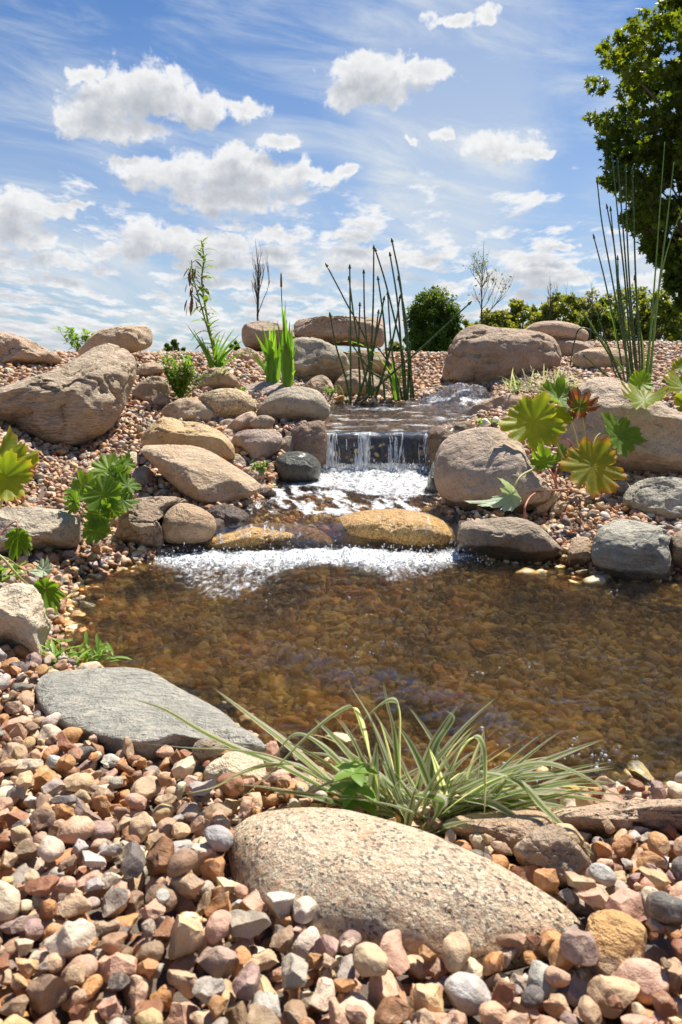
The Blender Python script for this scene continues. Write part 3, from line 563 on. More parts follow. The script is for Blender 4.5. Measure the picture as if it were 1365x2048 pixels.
 ('boulder', 'dull brown rock left of the leafy bush', [(265,790),(280,765),(310,752),(340,762),(342,795),(325,815),(285,818)], M_PINKD, dict(up=.35, y=4.75, thick=.15)),
 ('stone', 'flat pale stone on the gravel slope above the leafy bush', [(268,745),(285,728),(312,725),(330,738),(315,750),(285,755)], M_PINK, dict(up=.6, y=5.2, thick=.07)),
 ('stone', 'angular brown stone standing upright right below the round grey pink boulder', [(1065,1012),(1085,980),(1105,978),(1118,990),(1105,1015),(1078,1034)], M_TAN, dict(up=.3, thick=.05, facets=6, cut=.84)),
 ('stone', 'smaller tan stone beside the angular brown upright one', [(1100,1020),(1110,1005),(1130,1003),(1136,1015),(1120,1034),(1104,1034)], M_TAN, dict(up=.3, thick=.04, facets=5)),
 ('stone', 'smooth brown oval stone under the orange edged leaf', [(1212,985),(1228,965),(1250,962),(1262,978),(1250,992),(1225,996)], M_PINKD, dict(up=.3, thick=.05, facets=0)),
 ('stone', 'tan pebble sized stone right of the dull brown rock', [(308,800),(322,790),(340,796),(336,812),(315,815)], M_PINK, dict(up=.3, thick=.05, facets=5)),
 ('stone', 'wet brown stone at the water edge below the tip of the flat topped tan rock', [(512,985),(525,975),(548,980),(552,992),(530,1000),(514,996)], M_WETB, dict(up=.3, y=3.4, thick=.05)),
 ('stone', 'wet pale stone beside the low wet brown boulder', [(488,1020),(500,1008),(512,1014),(508,1030),(492,1032)], M_WETB, dict(up=.3, y=3.15, thick=.04)),
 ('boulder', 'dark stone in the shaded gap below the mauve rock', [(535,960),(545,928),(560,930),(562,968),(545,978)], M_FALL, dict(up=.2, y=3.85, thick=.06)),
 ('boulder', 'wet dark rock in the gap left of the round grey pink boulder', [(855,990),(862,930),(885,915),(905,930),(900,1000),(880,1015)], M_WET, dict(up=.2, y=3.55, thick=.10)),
 ('stone', 'small grey brown stone against the lower side of the mauve angular rock', [(452,925),(462,908),(482,910),(496,928),(488,945),(462,945)], M_UMBER, dict(up=.4, y=3.72, thick=.04)),
 ('stone', 'flat tan stone filling the gap above the wet black green boulder', [(478,948),(492,934),(520,936),(532,950),(520,964),(488,962)], M_TAN, dict(up=.5, y=3.6, thick=.04)),
 ('stone', 'small tan stone between the pale tan stone and the mauve angular rock', [(440,872),(452,858),(470,862),(472,880),(456,888)], M_PINK, dict(up=.4, y=4.0, thick=.04)),
 ('stone', 'brown stone wedged between the yellowish rock and the speckled tan boulder', [(436,848),(450,838),(474,840),(478,854),(460,862),(440,860)], M_PINKD, dict(up=.4, y=4.15, thick=.05)),
 ('stone', 'grey stone showing through the leaves at the right crest', [(1300,770),(1320,758),(1365,752),(1400,760),(1400,785),(1330,785)], M_GREY, dict(up=.3, y=5.2, thick=.1)),
]
for nm, lb, ol, mt, kw in exec_rocks: rock(nm, lb, ol, mt, **kw)
rv = np.concatenate([r[1] for r in ROCKS]); ro_ = np.cumsum([0] + [len(r[1]) for r in ROCKS[:-1]])
rf = np.concatenate([r[2] + o_ for r, o_ in zip(ROCKS, ro_)])
ROCK_BVH = BVHTree.FromPolygons(rv.tolist(), rf.tolist())
def in_rock(p, margin=0.0):
    loc, nrm, i_, d = ROCK_BVH.find_nearest(Vector(p), 1.2)
    if loc is None: return False
    s_ = (Vector(p) - loc).dot(nrm)
    return s_ < 0 or d < margin
for r, e_ in zip(ROCKS, exec_rocks): print('ROCK %-8s y=%.2f size=%s  %s' % (e_[0], r[3], np.round(r[1].max(0) - r[1].min(0), 2), e_[1][:50]))

# ================================================================== gravel
def pebble_mat(name, use_obj, wet=False):
    m_, t, o = new_mat(name)
    tcn = t.new('ShaderNodeTexCoord'); P = tcn.outputs['Object']; oi = t.new('ShaderNodeObjectInfo')
    col = oi.outputs['Color'] if use_obj else t.attr('stone_colour', 'Color')
    if use_obj: P = t.vm('MULTIPLY', P, (.025, .025, .025))
    if use_obj: P = t.vm('ADD', P, t.comb(t.m('MULTIPLY', oi.outputs['Random'], 9.0), oi.outputs['Random'], 0.0))
    n1 = t.noise(P, 38, 5, .65, .5); n2 = t.noise(P, 140, 4, .7); n3 = t.noise(P, 520, 2, .7)
    c = t.mix(1.0, col, t.mix(n1, (.50, .45, .42), (1.45, 1.47, 1.48)), 'MULTIPLY')
    c = t.mix(t.m('MULTIPLY', t.ss(t.noise(P, 27, 4, .6, 1.2), .52, .66), .55), c, t.mix(.6, col, (.60, .47, .33)))
    c = t.mix(t.m('MULTIPLY', t.ss(t.noise(P, 31, 5, .7, 2.0), .60, .68), .5), c, (.20, .10, .055))
    c = t.mix(1.0, c, t.mix(n3, (.82, .82, .82), (1.18, 1.18, 1.18)), 'MULTIPLY')
    h = t.m('ADD', n1, t.m('ADD', t.m('MULTIPLY', n2, .4), t.m('MULTIPLY', n3, .06)))
    if wet:
        PW_ = t.new('ShaderNodeNewGeometry').outputs['Position']; c = t.mix(1.0, c, (2.25, 1.70, .84), 'MULTIPLY'); c = t.vm('MINIMUM', c, (.92, .66, .33)); sub_ = t.ss(t.sep(PW_)[2], .012, -.006); sub_ = t.m('MAXIMUM', sub_, t.ss(t.sep(PW_)[1], 2.8, 2.85)); c = t.mix(sub_, col, c); alg = t.ss(t.m('ADD', t.noise(PW_, 3.6, 6, .65), t.m('MULTIPLY', t.ss(t.sep(PW_)[0], -.1, .9), .13)), .50, .62); c = t.mix(alg, c, t.mix(.5, c, (.30, .23, .03))); c = t.mix(t.m('MULTIPLY', t.ss(t.noise(PW_, 5.5, 6, .68), .50, .58), .85), c, (.06, .045, .018)); c = t.mix(t.m('MULTIPLY', t.ss(t.noise(PW_, 8.0, 6, .7, .6), .52, .60), .8), c, (.88, .62, .24))
        principled(t, o, Base_Color=c, Roughness=.35, Normal=t.bump(h, .004))
    else:
        zz = t.sep(t.new('ShaderNodeNewGeometry').outputs['Position'])[2]
        wl = t.ss(t.m('ADD', zz, t.m('MULTIPLY', n1, .02)), .035, .018)
        c = t.mix(wl, c, t.mix(1.0, c, (.5, .36, .25), 'MULTIPLY'))
        principled(t, o, Base_Color=c, Roughness=t.m('SUBTRACT', t.lin(n1, .3, .7, .5, .75), t.m('MULTIPLY', wl, .35)), Normal=t.bump(h, .0045), Specular_IOR_Level=.4)
    return m_
m_peb, m_grav, m_bed = pebble_mat('pebble_stone', True), pebble_mat('gravel_stone', False), pebble_mat('submerged_stone', False, True)
PAL = [('tan', (.54, .37, .225), 20), ('pinkish', (.54, .33, .22), 16), ('orange brown', (.50, .25, .10), 13), ('rust brown', (.30, .14, .07), 10), ('cream', (.62, .50, .35), 9),
       ('whitish', (.62, .55, .46), 2.5), ('grey', (.37, .31, .25), 8), ('charcoal', (.15, .125, .11), 3), ('pale grey', (.44, .40, .36), 5), ('mauve', (.32, .215, .175), 7), ('ochre', (.56, .38, .19), 4), ('brown', (.30, .19, .115), 10)]
PW = np.array([p[2] for p in PAL], float); PW /= PW.sum()
def proto(level, angular, seed):
    rng = np.random.RandomState(seed); V, Fc = ICO[level]; L = V.copy()
    for _ in range(13 if angular else 5):
        fn = rng.normal(size=3); fn /= np.linalg.norm(fn); dd = L @ fn
        lim = rng.uniform(.42, .74) if angular else rng.uniform(.72, .92); L = L - fn[None] * (np.maximum(dd - lim, 0) * .99)[:, None]
    L *= np.array([1.0, rng.uniform(.68, .9), rng.uniform(.50, .74)])
    L = L + V * (fbm(L * 1.5 + seed, seed, 2) * (.16 if angular else .08) + (fbm(L * 6 + seed, seed + 5, 2) * .03 if level > 2 else 0))[:, None]
    return L / np.abs(L).max(), Fc
PRO = {lv: [proto(lv, k % 10 < 8, 40 + k) for k in range(20)] for lv in (1, 2, 3)}
def rotm(rng, n, tilt):
    a = rng.uniform(0, 2 * np.pi, n); b = rng.normal(0, tilt, n); c = rng.normal(0, tilt, n); z0 = np.zeros(n); o1 = np.ones(n)
    def st(*r): return np.stack(r, -1).reshape(n, 3, 3)
    Rz = st(np.cos(a), -np.sin(a), z0, np.sin(a), np.cos(a), z0, z0, z0, o1)
    Rx = st(o1, z0, z0, z0, np.cos(b), -np.sin(b), z0, np.sin(b), np.cos(b)); Ry = st(np.cos(c), z0, np.sin(c), z0, o1, z0, -np.sin(c), z0, np.cos(c))
    return Rx @ Ry @ Rz
def scatter_mesh(name, pos_, rad, rot, pid, cidx, level, mat, rng):
    Vs, Fs, Cs, off = [], [], [], 0
    pal = np.array([p[1] for p in PAL])
    for k in range(20):
        s_ = np.nonzero(pid == k)[0]
        if not len(s_): continue
        V, Fc = PRO[level][k]; n = len(s_)
        A = np.einsum('nij,vj->nvi', rot[s_], V) * rad[s_][:, None, None] + pos_[s_][:, None, :]
        Vs.append(A.reshape(-1, 3)); Fs.append((Fc[None] + (np.arange(n) * len(V))[:, None, None] + off).reshape(-1, 3)); off += n * len(V)
        c = pal[cidx[s_]] * rng.uniform(.8, 1.2, (n, 1)) * rng.uniform(.94, 1.06, (n, 3)); Cs.append(np.repeat(c, len(V), 0))
    return Vs, Fs, Cs, off
def build_scatter(name, layers, mat):
    Vs, Fs, Cs, off = [], [], [], 0
    for L in layers:
        a, b, c, n = L; Vs += a; Fs += [f + off for f in b]; Cs += c; off += n
    return mesh_obj(name, np.concatenate(Vs), np.concatenate(Fs).astype(np.int32), mat, attrs={'stone_colour': np.clip(np.concatenate(Cs), 0, .85)}, smooth=True)

# ---- near bank: stones dropped one by one onto a height map so that they pile up
rng = np.random.RandomState(11)
H0x, H0y, CS = -1.25, .28, .004
hx = np.arange(H0x, 1.35, CS); hy = np.arange(H0y, 2.02, CS)
HX, HY = np.meshgrid(hx, hy); HM = gz(HX, HY) - .012
POOLn = POOL
def sd1(P, x, y): return float(sdist(P, np.array([x]), np.array([y]))[0])
DPOOL = sdist(POOL, HX, HY)
# (px, py, semi-axis in m, colour, angular, prototype) of the stones one would recognise
HERO = [(150,1930,.040,'cream',1),(440,1905,.036,'ochre',0),(110,1750,.034,'cream',0),(235,1745,.035,'grey',1),(100,1820,.040,'rust brown',1),(60,1600,.036,'tan',1),(95,1570,.036,'ochre',1),
        (165,1545,.037,'tan',0),(200,1485,.040,'orange brown',1),(255,1520,.026,'charcoal',0),(155,1460,.026,'grey',1),(285,1575,.040,'tan',0),(185,1600,.045,'tan',0),(410,1620,.043,'pale grey',1),(420,1690,.050,'pale grey',0),
        (440,1730,.034,'pale grey',0),(430,1775,.032,'ochre',0),(370,1780,.040,'brown',0),(325,1740,.038,'pinkish',1),(345,1865,.042,'orange brown',0),(365,1930,.042,'mauve',1),(430,1960,.046,'charcoal',1),
        (500,1900,.050,'grey',1),(610,1860,.032,'whitish',0),(660,1860,.033,'pinkish',0),(235,2000,.032,'rust brown',0),(780,1830,.032,'pinkish',0),(870,1850,.030,'cream',1),(930,1900,.034,'grey',1),
        (1240,1720,.034,'orange brown',0),(1310,1740,.030,'orange brown',0),(1300,1665,.030,'tan',0),(1215,1700,.026,'brown',1),(1310,1810,.038,'ochre',1),(1330,1880,.040,'charcoal',0),(1130,1905,.034,'cream',0),(1160,1955,.040,'mauve',1),
        (640,1980,.046,'brown',1),(820,1985,.042,'cream',1),(740,1990,.036,'tan',0),(930,1985,.042,'pinkish',1),(330,1600,.022,'orange brown',1),(540,1655,.024,'pale grey',1),(250,1440,.028,'grey',1),(1100,1980,.04,'rust brown',1),(190,1690,.034,'rust brown',1),
        (375,1545,.024,'mauve',0),(1240,1800,.026,'grey',0),(1200,1790,.028,'pale grey',0),(40,1960,.044,'brown',1),(560,1990,.04,'cream',1)]
names = [p[0] for p in PAL]
piled = []
def drop(x, y, r, k, tilt, fixed=False):
    V, _ = PRO[1][k]; cz = r * np.abs(V[:, 2]).max() * 1.0; ra = r * .86
    best = None
    for _ in range(1 if fixed else 5):
        if not fixed: x, y = rng.uniform(-1.2, 1.3), rng.uniform(.3, 1.98)
        i0, i1 = int((x - ra - H0x) / CS), int((x + ra - H0x) / CS) + 1; j0, j1 = int((y - ra - H0y) / CS), int((y + ra - H0y) / CS) + 1
        if i0 < 0 or j0 < 0 or i1 >= len(hx) or j1 >= len(hy): continue
        if DPOOL[(j0 + j1) // 2, (i0 + i1) // 2] < -.02: continue
        sub = HM[j0:j1, i0:i1]; rr = ((HX[j0:j1, i0:i1] - x) ** 2 + (HY[j0:j1, i0:i1] - y) ** 2) / ra ** 2
        dome = cz * np.sqrt(np.clip(1 - rr, 0, 1)); m_ = rr < 1
        if not m_.any(): continue
        zc = np.percentile((sub + dome)[m_], 80)
        over = zc - gz(x, y)
        if best is None or over < best[0]: best = (over, x, y, zc, (i0, i1, j0, j1), dome, m_)
    if best is None: return False
    over, x, y, zc, (i0, i1, j0, j1), dome, m_ = best
    if over > (.055 if fixed else .042): return False
    if in_rock((x, y, zc), .25 * r): return False
    HM[j0:j1, i0:i1] = np.where(m_, np.maximum(HM[j0:j1, i0:i1], zc + dome * .9), HM[j0:j1, i0:i1])
    piled.append([x, y, zc, r, k, tilt]); return True
pcol = []
for it in range(12500):
    r = float(np.clip(np.exp(rng.normal(math.log(.0150), .36)), .0075, .0275)); k = rng.randint(20)
    if drop(0, 0, r, k, .45): pcol.append(rng.choice(len(PAL), p=PW))
for (px, py, r, cn, ang_) in HERO:
    p = hit(px, py + 25); r *= .62
    k = rng.choice([q_ for q_ in range(20) if (q_ % 10 < 8) == bool(ang_)])
    if drop(p[0], p[1], r, k, .3, True): pcol.append(names.index(cn))
piled = np.array(piled); pcol = np.array(pcol); NP_ = len(piled)
prot = np.zeros((NP_, 3, 3))
for i in range(NP_): prot[i] = rotm(rng, 1, piled[i, 5])[0]
# which of them show largest: a small depth buffer
ppx, ppy, pz = proj(piled[:, :3]); prad = piled[:, 3] * .8 * F / pz
own = -np.ones((1024, 683), int)
for i in np.argsort(-pz):
    x0, y0, r_ = ppx[i] / 2, ppy[i] / 2, prad[i] / 2
    a, b, c, d = int(max(x0 - r_, 0)), int(min(x0 + r_ + 1, 683)), int(max(y0 - r_, 0)), int(min(y0 + r_ + 1, 1024))
    if a >= b or c >= d: continue
    yy, xx = np.mgrid[c:d, a:b]; own[c:d, a:b] = np.where((xx - x0) ** 2 + (yy - y0) ** 2 < r_ * r_, i, own[c:d, a:b])
cnt = np.bincount(own[own >= 0], minlength=NP_).astype(float)
for i in np.argsort(-cnt)[:700]:      # hidden behind a boulder?
    v = Vector(piled[i, :3]) + Vector((0, 0, .5 * piled[i, 3])) - EYE; h_ = ROCK_BVH.ray_cast(EYE, v.normalized(), v.length - .01)
    if h_[0] is not None: cnt[i] = 0
top = np.argsort(-cnt)[:296]
rest = np.setdiff1d(np.arange(NP_), top)
lay = [scatter_mesh('', piled[rest, :3], piled[rest, 3], prot[rest], piled[rest, 4].astype(int), pcol[rest], 2, None, rng)]

# ---- the wider gravel beds
def jitter(x0, x1, y0, y1, st):
    X, Yq = np.meshgrid(np.arange(x0, x1, st), np.arange(y0, y1, st)); X = X.ravel() + rng.uniform(-.5, .5, X.size) * st; Yq = Yq.ravel() + rng.uniform(-.5, .5, Yq.size) * st
    return X, Yq
def far_layer(x0, x1, y0, y1, st, r0, level, zoff, keep=1.0):
    X, Yq = jitter(x0, x1, y0, y1, st); Z = gz(X, Yq); k = rng.uniform(size=len(X)) < keep
    px_, py_, dd = proj(np.stack([X, Yq, Z], 1)); k &= (px_ > -230) & (px_ < 1600) & (py_ < 2200)
    k &= (sdist(POOL, X, Yq) > -.015) & (sdist(MID, X, Yq) > -.02) & (sdist(UP, X, Yq) > -.02)
    k &= ~((X > -.62) & (X < .48) & (Yq > 2.5) & (Yq < 3.0))
    k &= ~((X > -.14) & (X < .48) & (Yq > 3.9) & (Yq < 4.35))
    k &= ~((X > -1.2) & (X < 1.3) & (Yq < 1.96))
    X, Yq, Z = X[k], Yq[k], Z[k]; r = np.clip(np.exp(rng.normal(math.log(r0), .28, len(X))), r0 * .55, r0 * 2.0)
    P = np.stack([X, Yq, Z + zoff + r * .25], 1)
    inr = np.array([in_rock(p, .003) for p in P]); P, r = P[~inr], r[~inr]; n = len(P)
    return scatter_mesh('', P, r, rotm(rng, n, .5), rng.randint(0, 20, n), rng.choice(len(PAL), n, p=PW), level, None, rng)
lay.append(far_layer(-2.2, 2.4, .9, 3.7, .026, .0160, 2, .0))
lay.append(far_layer(-2.2, 2.4, .9, 3.7, .034, .0165, 2, .012, .8))
lay.append(far_layer(-3.1, 3.5, 3.7, 8.4, .031, .0185, 1, .0))
lay.append(far_layer(-3.1, 3.5, 3.7, 8.4, .042, .0190, 1, .013, .7))
gravel = build_scatter('gravel', lay, m_grav); tag(gravel, 'mixed tan, pink and brown gravel covering the banks', 'gravel', kind='stuff')
print('gravel verts', len(gravel.data.vertices))
# ---- stones on the bed
def bed_layer(x0, x1, y0, y1, st, r0, test, zoff=0.0):
    X, Yq = jitter(x0, x1, y0, y1, st); k = test(X, Yq); X, Yq = X[k], Yq[k]
    r = np.clip(np.exp(rng.normal(math.log(r0), .35, len(X))), r0 * .5, r0 * 2.4); P = np.stack([X, Yq, gz(X, Yq) + zoff + r * .2], 1); n = len(P)
    return scatter_mesh('', P, r, rotm(rng, n, .4), rng.randint(0, 20, n), rng.choice(len(PAL), n, p=PW), 2 if r0 > .017 else 1, None, rng)
bl = [bed_layer(-1.2, 1.8, 1.02, 2.9, .019, .0120, lambda x, y: (sdist(POOL, x, y) < .02) & ((y < 2.70) | (x < -.62) | (x > .50))), bed_layer(-1.2, 1.8, 1.02, 2.9, .07, .020, lambda x, y: (sdist(POOL, x, y) < 0.0) & (y < 2.6), .006),
      bed_layer(-.9, .7, 2.8, 4.15, .03, .016, lambda x, y: (sdist(MID, x, y) < .02) & (y > 2.98)), bed_layer(-.4, 1.3, 4.1, 6.4, .036, .017, lambda x, y: (sdist(UP, x, y) < .01) & (y > 4.3))]
bedg = build_scatter('submerged_gravel', bl, m_bed); tag(bedg, 'amber brown stones on the bed under the clear water', 'gravel', kind='stuff')

# ---- the 296 stones that show largest, each one an object
MARK = [('the blue grey slab', 310, 1430), ('the granite boulder', 830, 1780), ('the orange topped upright stone', 1232, 1905), ('the striped grass', 800, 1560), ('the angular brown stone', 1105, 1715), ('the pink slab', 1250, 1635), ('the pale cream rock', 45, 1250)]
ORD = ['', 'second', 'third', 'fourth', 'fifth', 'sixth', 'seventh', 'eighth', 'ninth', 'tenth', 'eleventh', 'twelfth', 'thirteenth', 'fourteenth', 'fifteenth']
rows = {}
for i in top:
    mk = min(MARK, key=lambda m_: math.hypot((ppx[i] - m_[1]) / 1.2, ppy[i] - m_[2])); ddx, ddy = ppx[i] - mk[1], ppy[i] - mk[2]
    if ppy[i] > 1930: rel = ('along the bottom edge' if 560 < ppx[i] < 1130 else 'near the bottom left corner' if ppx[i] < 560 else 'near the bottom right corner')
    else: rel = ('below ' if ddy > abs(ddx) * .8 else 'above ' if -ddy > abs(ddx) * .8 else 'right of ' if ddx > 0 else 'left of ') + mk[0]
    size = 'large ' if piled[i, 3] > .0245 else 'small ' if piled[i, 3] < .017 else ''
    base_l = '%s%s %s pebble' % (size, 'angular' if piled[i, 4] % 10 < 8 else 'rounded', PAL[pcol[i]][0])
    rows.setdefault((base_l, rel), []).append(i)
pm = [mesh_obj('pebble', PRO[3][k][0], PRO[3][k][1], m_peb) for k in range(20)]
pmesh = [o_.data for o_ in pm]
for k, q_ in enumerate(pmesh):
    if k % 10 < 8: q_.set_sharp_from_angle(angle=R(24))
for o_ in pm: bpy.data.objects.remove(o_)
for (bl_, rel), idx in rows.items():
    idx = sorted(idx, key=lambda i: ppx[i])
    for n_, i in enumerate(idx):
        o_ = bpy.data.objects.new('pebble', pmesh[int(piled[i, 4])]); COL.objects.link(o_)
        M4 = Matrix(prot[i].tolist()).to_4x4() @ Matrix.Scale(piled[i, 3], 4); M4.translation = Vector(piled[i, :3]); o_.matrix_world = M4
        c = np.array(PAL[pcol[i]][1]) * rng.uniform(.88, 1.12) * rng.uniform(.95, 1.05, 3); o_.color = (*np.clip(c, 0, .85), 1)
        lab = bl_ + ' ' + rel
        if len(idx) > 1: lab += ', leftmost such' if n_ == 0 else ', %s such from left' % ORD[min(n_, 14)]
        tag(o_, lab, 'pebble', 'loose pebbles of the near bank')

# ================================================================== water
def water_mat(name, bscale, bdist, tint, stretch=(1, 1, 1), foam_thr=(.5, .62), rough=.03, refr=.50):
    m_, t, o = new_mat(name)
    g_ = t.new('ShaderNodeNewGeometry'); P = g_.outputs['Position']; Ps = t.vm('MULTIPLY', P, stretch)
    wv = t.vm('MULTIPLY_ADD', t.noise(Ps, bscale * .35, 3, .5, 0, 1), (.10, .10, .0), Ps)
    n1 = t.noise(wv, bscale, 4, .6, 1.6); n2 = t.noise(wv, bscale * 3.1, 3, .6, .8)
    foam = t.attr('foam')
    h = t.m('ADD', n1, t.m('MULTIPLY', n2, .42))
    nr = t.bump(h, bdist)
    n3 = t.noise(wv, bscale * 1.9, 2, .5, .5); nr2 = t.bump(t.m('ADD', h, t.m('MULTIPLY', n3, .9)), bdist * 1.15)
    fr = t.new('ShaderNodeFresnel'); fr.inputs[0].default_value = 1.333; t.put(fr.inputs['Normal'], nr)
    tr = t.new('ShaderNodeBsdfTransparent'); t.put(tr.inputs[0], tint)
    rf = t.new('ShaderNodeBsdfRefraction'); t.put(rf.inputs['Color'], tint); rf.inputs['Roughness'].default_value = 0; rf.inputs['IOR'].default_value = 1.333; t.put(rf.inputs['Normal'], nr)
    gl = t.new('ShaderNodeBsdfGlossy'); gl.inputs['Roughness'].default_value = rough; t.put(gl.inputs['Normal'], nr2); t.put(gl.inputs['Color'], (1, 1, 1))
    body = t.shmix(t.m('MINIMUM', t.m('MULTIPLY', fr.outputs[0], 1.15), 1.0), t.shmix(refr, tr.outputs[0], rf.outputs[0]), gl.outputs[0])
    # foam: a white froth of bubbles, torn at its edge
    fn = t.noise(t.vm('MULTIPLY', P, (1, .55, 1)), 38, 6, .70, 1.2); fv = t.voro(P, 150); fv2 = t.voro(P, 330)
    k = t.m('ADD', foam, t.m('ADD', t.m('MULTIPLY', t.m('SUBTRACT', fn, .5), 1.25), t.m('MULTIPLY', t.m('SUBTRACT', fv, .35), -.35)))
    k = t.ss(k, foam_thr[0], foam_thr[1] + .45); k = t.m('MULTIPLY', k, t.ss(foam, .01, .12))
    fb_ = t.new('ShaderNodeBsdfPrincipled')
    t.put(fb_.inputs['Base Color'], t.mix(t.ss(fn, .35, .6), (.50, .53, .55), (.88, .89, .90))); fb_.inputs['Roughness'].default_value = .22
    t.put(fb_.inputs['Normal'], t.bump(t.m('ADD', t.m('MULTIPLY', fv, -1.0), t.m('ADD', t.m('MULTIPLY', fv2, -.25), t.m('MULTIPLY', fn, 2.0))), .0032))
    t.l.new(t.shmix(t.m('MULTIPLY', k, .90), body, fb_.outputs[0]), o.inputs[0])
    return m_
AMB = (.95, .88, .72)
m_pool = water_mat('pool_water', 60, .032, (.96, .90, .70), (1, 1.5, 1))
m_mid = water_mat('cascade_water', 48, .022, AMB, (1, .8, 1), refr=.12)
m_up = water_mat('stream_water', 38, .018, (.80, .74, .62), (1, .45, 1))
def sheet(name, x0, x1, y0, y1, st, zf, ff, mat, keep=None):
    X, Yq = np.meshgrid(np.arange(x0, x1, st), np.arange(y0, y1, st)); Z = zf(X, Yq); Fm = ff(X, Yq, Z)
    Fc = grid_faces(X.shape[1], X.shape[0])
    if keep is not None:
        kk = keep(X, Yq).ravel(); Fc = Fc[kk[Fc].all(1)]
        used = np.zeros(X.size, bool); used[Fc.ravel()] = True; mp = np.cumsum(used) - 1; Fc = mp[Fc].astype(np.int32)
        V = np.stack([X.ravel(), Yq.ravel(), Z.ravel()], 1)[used]; Fm = Fm.ravel()[used]
    else: V = np.stack([X.ravel(), Yq.ravel(), Z.ravel()], 1); Fm = Fm.ravel()
    return tag(mesh_obj(name, V, Fc, mat, attrs={'foam': Fm}), kind='structure')
def n2(X, Yq, s, seed, o=3):
    return fbm(np.stack([X.ravel() * s, Yq.ravel() * s, np.zeros(X.size) + seed * 1.7], 1), seed, o).reshape(X.shape)
def near_line(pts, X, Yq):
    d = np.full(X.shape, 1e9); side = np.zeros(X.shape); tt = np.zeros(X.shape); n = len(pts) - 1
    for i in range(n):
        a, b = np.array(pts[i][:2]), np.array(pts[i + 1][:2]); e_ = b - a; wx, wy = X - a[0], Yq - a[1]
        t_ = np.clip((wx * e_[0] + wy * e_[1]) / (e_ @ e_), 0, 1); dd = np.hypot(wx - e_[0] * t_, wy - e_[1] * t_)
        s_ = np.sign(e_[0] * wy - e_[1] * wx); m_ = dd < d; d = np.where(m_, dd, d); side = np.where(m_, s_, side); tt = np.where(m_, (i + t_) / n, tt)
    return d, side, tt
RIDGE = [G(470, 1270, 0), G(600, 1325, 0), G(760, 1365, 0), G(880, 1392, 0), G(990, 1440, 0), G(1080, 1490, 0)]
FOAMP = poly([G(310, 1115, 0), G(400, 1112, 0), G(560, 1108, 0), G(690, 1098, 0), G(860, 1112, 0), G(955, 1108, 0), G(940, 1120, 0), G(880, 1138, 0), G(830, 1160, 0), G(790, 1166, 0), G(740, 1150, 0), G(690, 1128, 0), G(620, 1135, 0), G(560, 1155, 0), G(500, 1190, 0), G(430, 1198, 0), G(360, 1170, 0)])
def pool_foam(X, Yq, Z):
    d = sdist(FOAMP, X + .02 * n2(X, Yq, 14, 3), Yq + .03 * n2(X, Yq, 12, 4)); f = 1.12 * sstep(-d, -.14, .06)
    back = sstep(Yq, 2.45, 2.75); f *= (.62 + .42 * back)
    dr, sr, tr = near_line(RIDGE, X, Yq); f = np.maximum(f, .34 * sstep(.03 - dr, 0, .03) * sstep(tr, .25, .45) * (1 - sstep(tr, .75, .9)))
    d2 = np.hypot((X - G(915, 1476, 0)[0]) / .06, (Yq - G(915, 1476, 0)[1]) / .02); f = np.maximum(f, .5 * sstep(1 - d2, 0, .6))
    return f
def pool_z(X, Yq):
    f = pool_foam(X, Yq, None)
    z = .0055 * n2(X, Yq, 7, 21) + .0050 * n2(X * 1.0, Yq * 1.7, 17, 22, 4) + .0016 * n2(X, Yq * 1.6, 48, 24, 2)
    src = np.hypot(X - .05, Yq - 2.75); z += .0028 * np.sin(src * 62 + 2.5 * n2(X, Yq, 4, 23)) * np.exp(-src * 1.3) * (1 + n2(X, Yq, 7, 25))
    dr, sr, tr = near_line(RIDGE, X, Yq); a = sstep(tr, .0, .15) * (1 - sstep(tr, .8, 1.0)); sd_ = dr * -sr
    z += a * (.032 * np.exp(-(dr / .06) ** 2) - .012 * np.exp(-((sd_ - .10) / .07) ** 2)) * (1 + .5 * n2(X, Yq, 20, 27))
    z += f * (.006 + .016 * np.abs(n2(X, Yq, 17, 30, 3)) + .003 * n2(X, Yq, 50, 31, 2)) * sstep(Yq, 2.2, 2.6)
    return z
pool = sheet('pool_water', -1.35, 2.0, 1.0, 2.98, .006, pool_z, pool_foam, m_pool, lambda X, Yq: sdist(POOL, X, Yq) < .16)

# the film of water that slides over the two ledge rocks
LB = {}
def ledge_top(X, Yq):
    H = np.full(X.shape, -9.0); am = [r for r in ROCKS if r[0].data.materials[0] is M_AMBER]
    V = np.concatenate([r[1] for r in am]); o2 = np.cumsum([0] + [len(r[1]) for r in am[:-1]]); Fq = np.concatenate([r[2] + o_ for r, o_ in zip(am, o2)])
    T = BVHTree.FromPolygons(V.tolist(), Fq.tolist()); Hf = H.ravel(); xs, ys = X.ravel(), Yq.ravel(); dn = Vector((0, 0, -1))
    x0, y0 = V[:, 0].min(), V[:, 1].min(); x1, y1 = V[:, 0].max(), V[:, 1].max()
    for i in np.nonzero((xs > x0) & (xs < x1) & (ys > y0) & (ys < y1))[0]:
        h_ = T.ray_cast(Vector((xs[i], ys[i], 1)), dn)
        if h_[0] is not None: Hf[i] = h_[0].z
    return Hf.reshape(X.shape)
def blur(A, n):
    for _ in range(n):
        B = np.pad(A, 1, mode='edge'); A = (B[:-2, 1:-1] + B[2:, 1:-1] + B[1:-1, :-2] + B[1:-1, 2:] + 2 * A) / 6
    return A
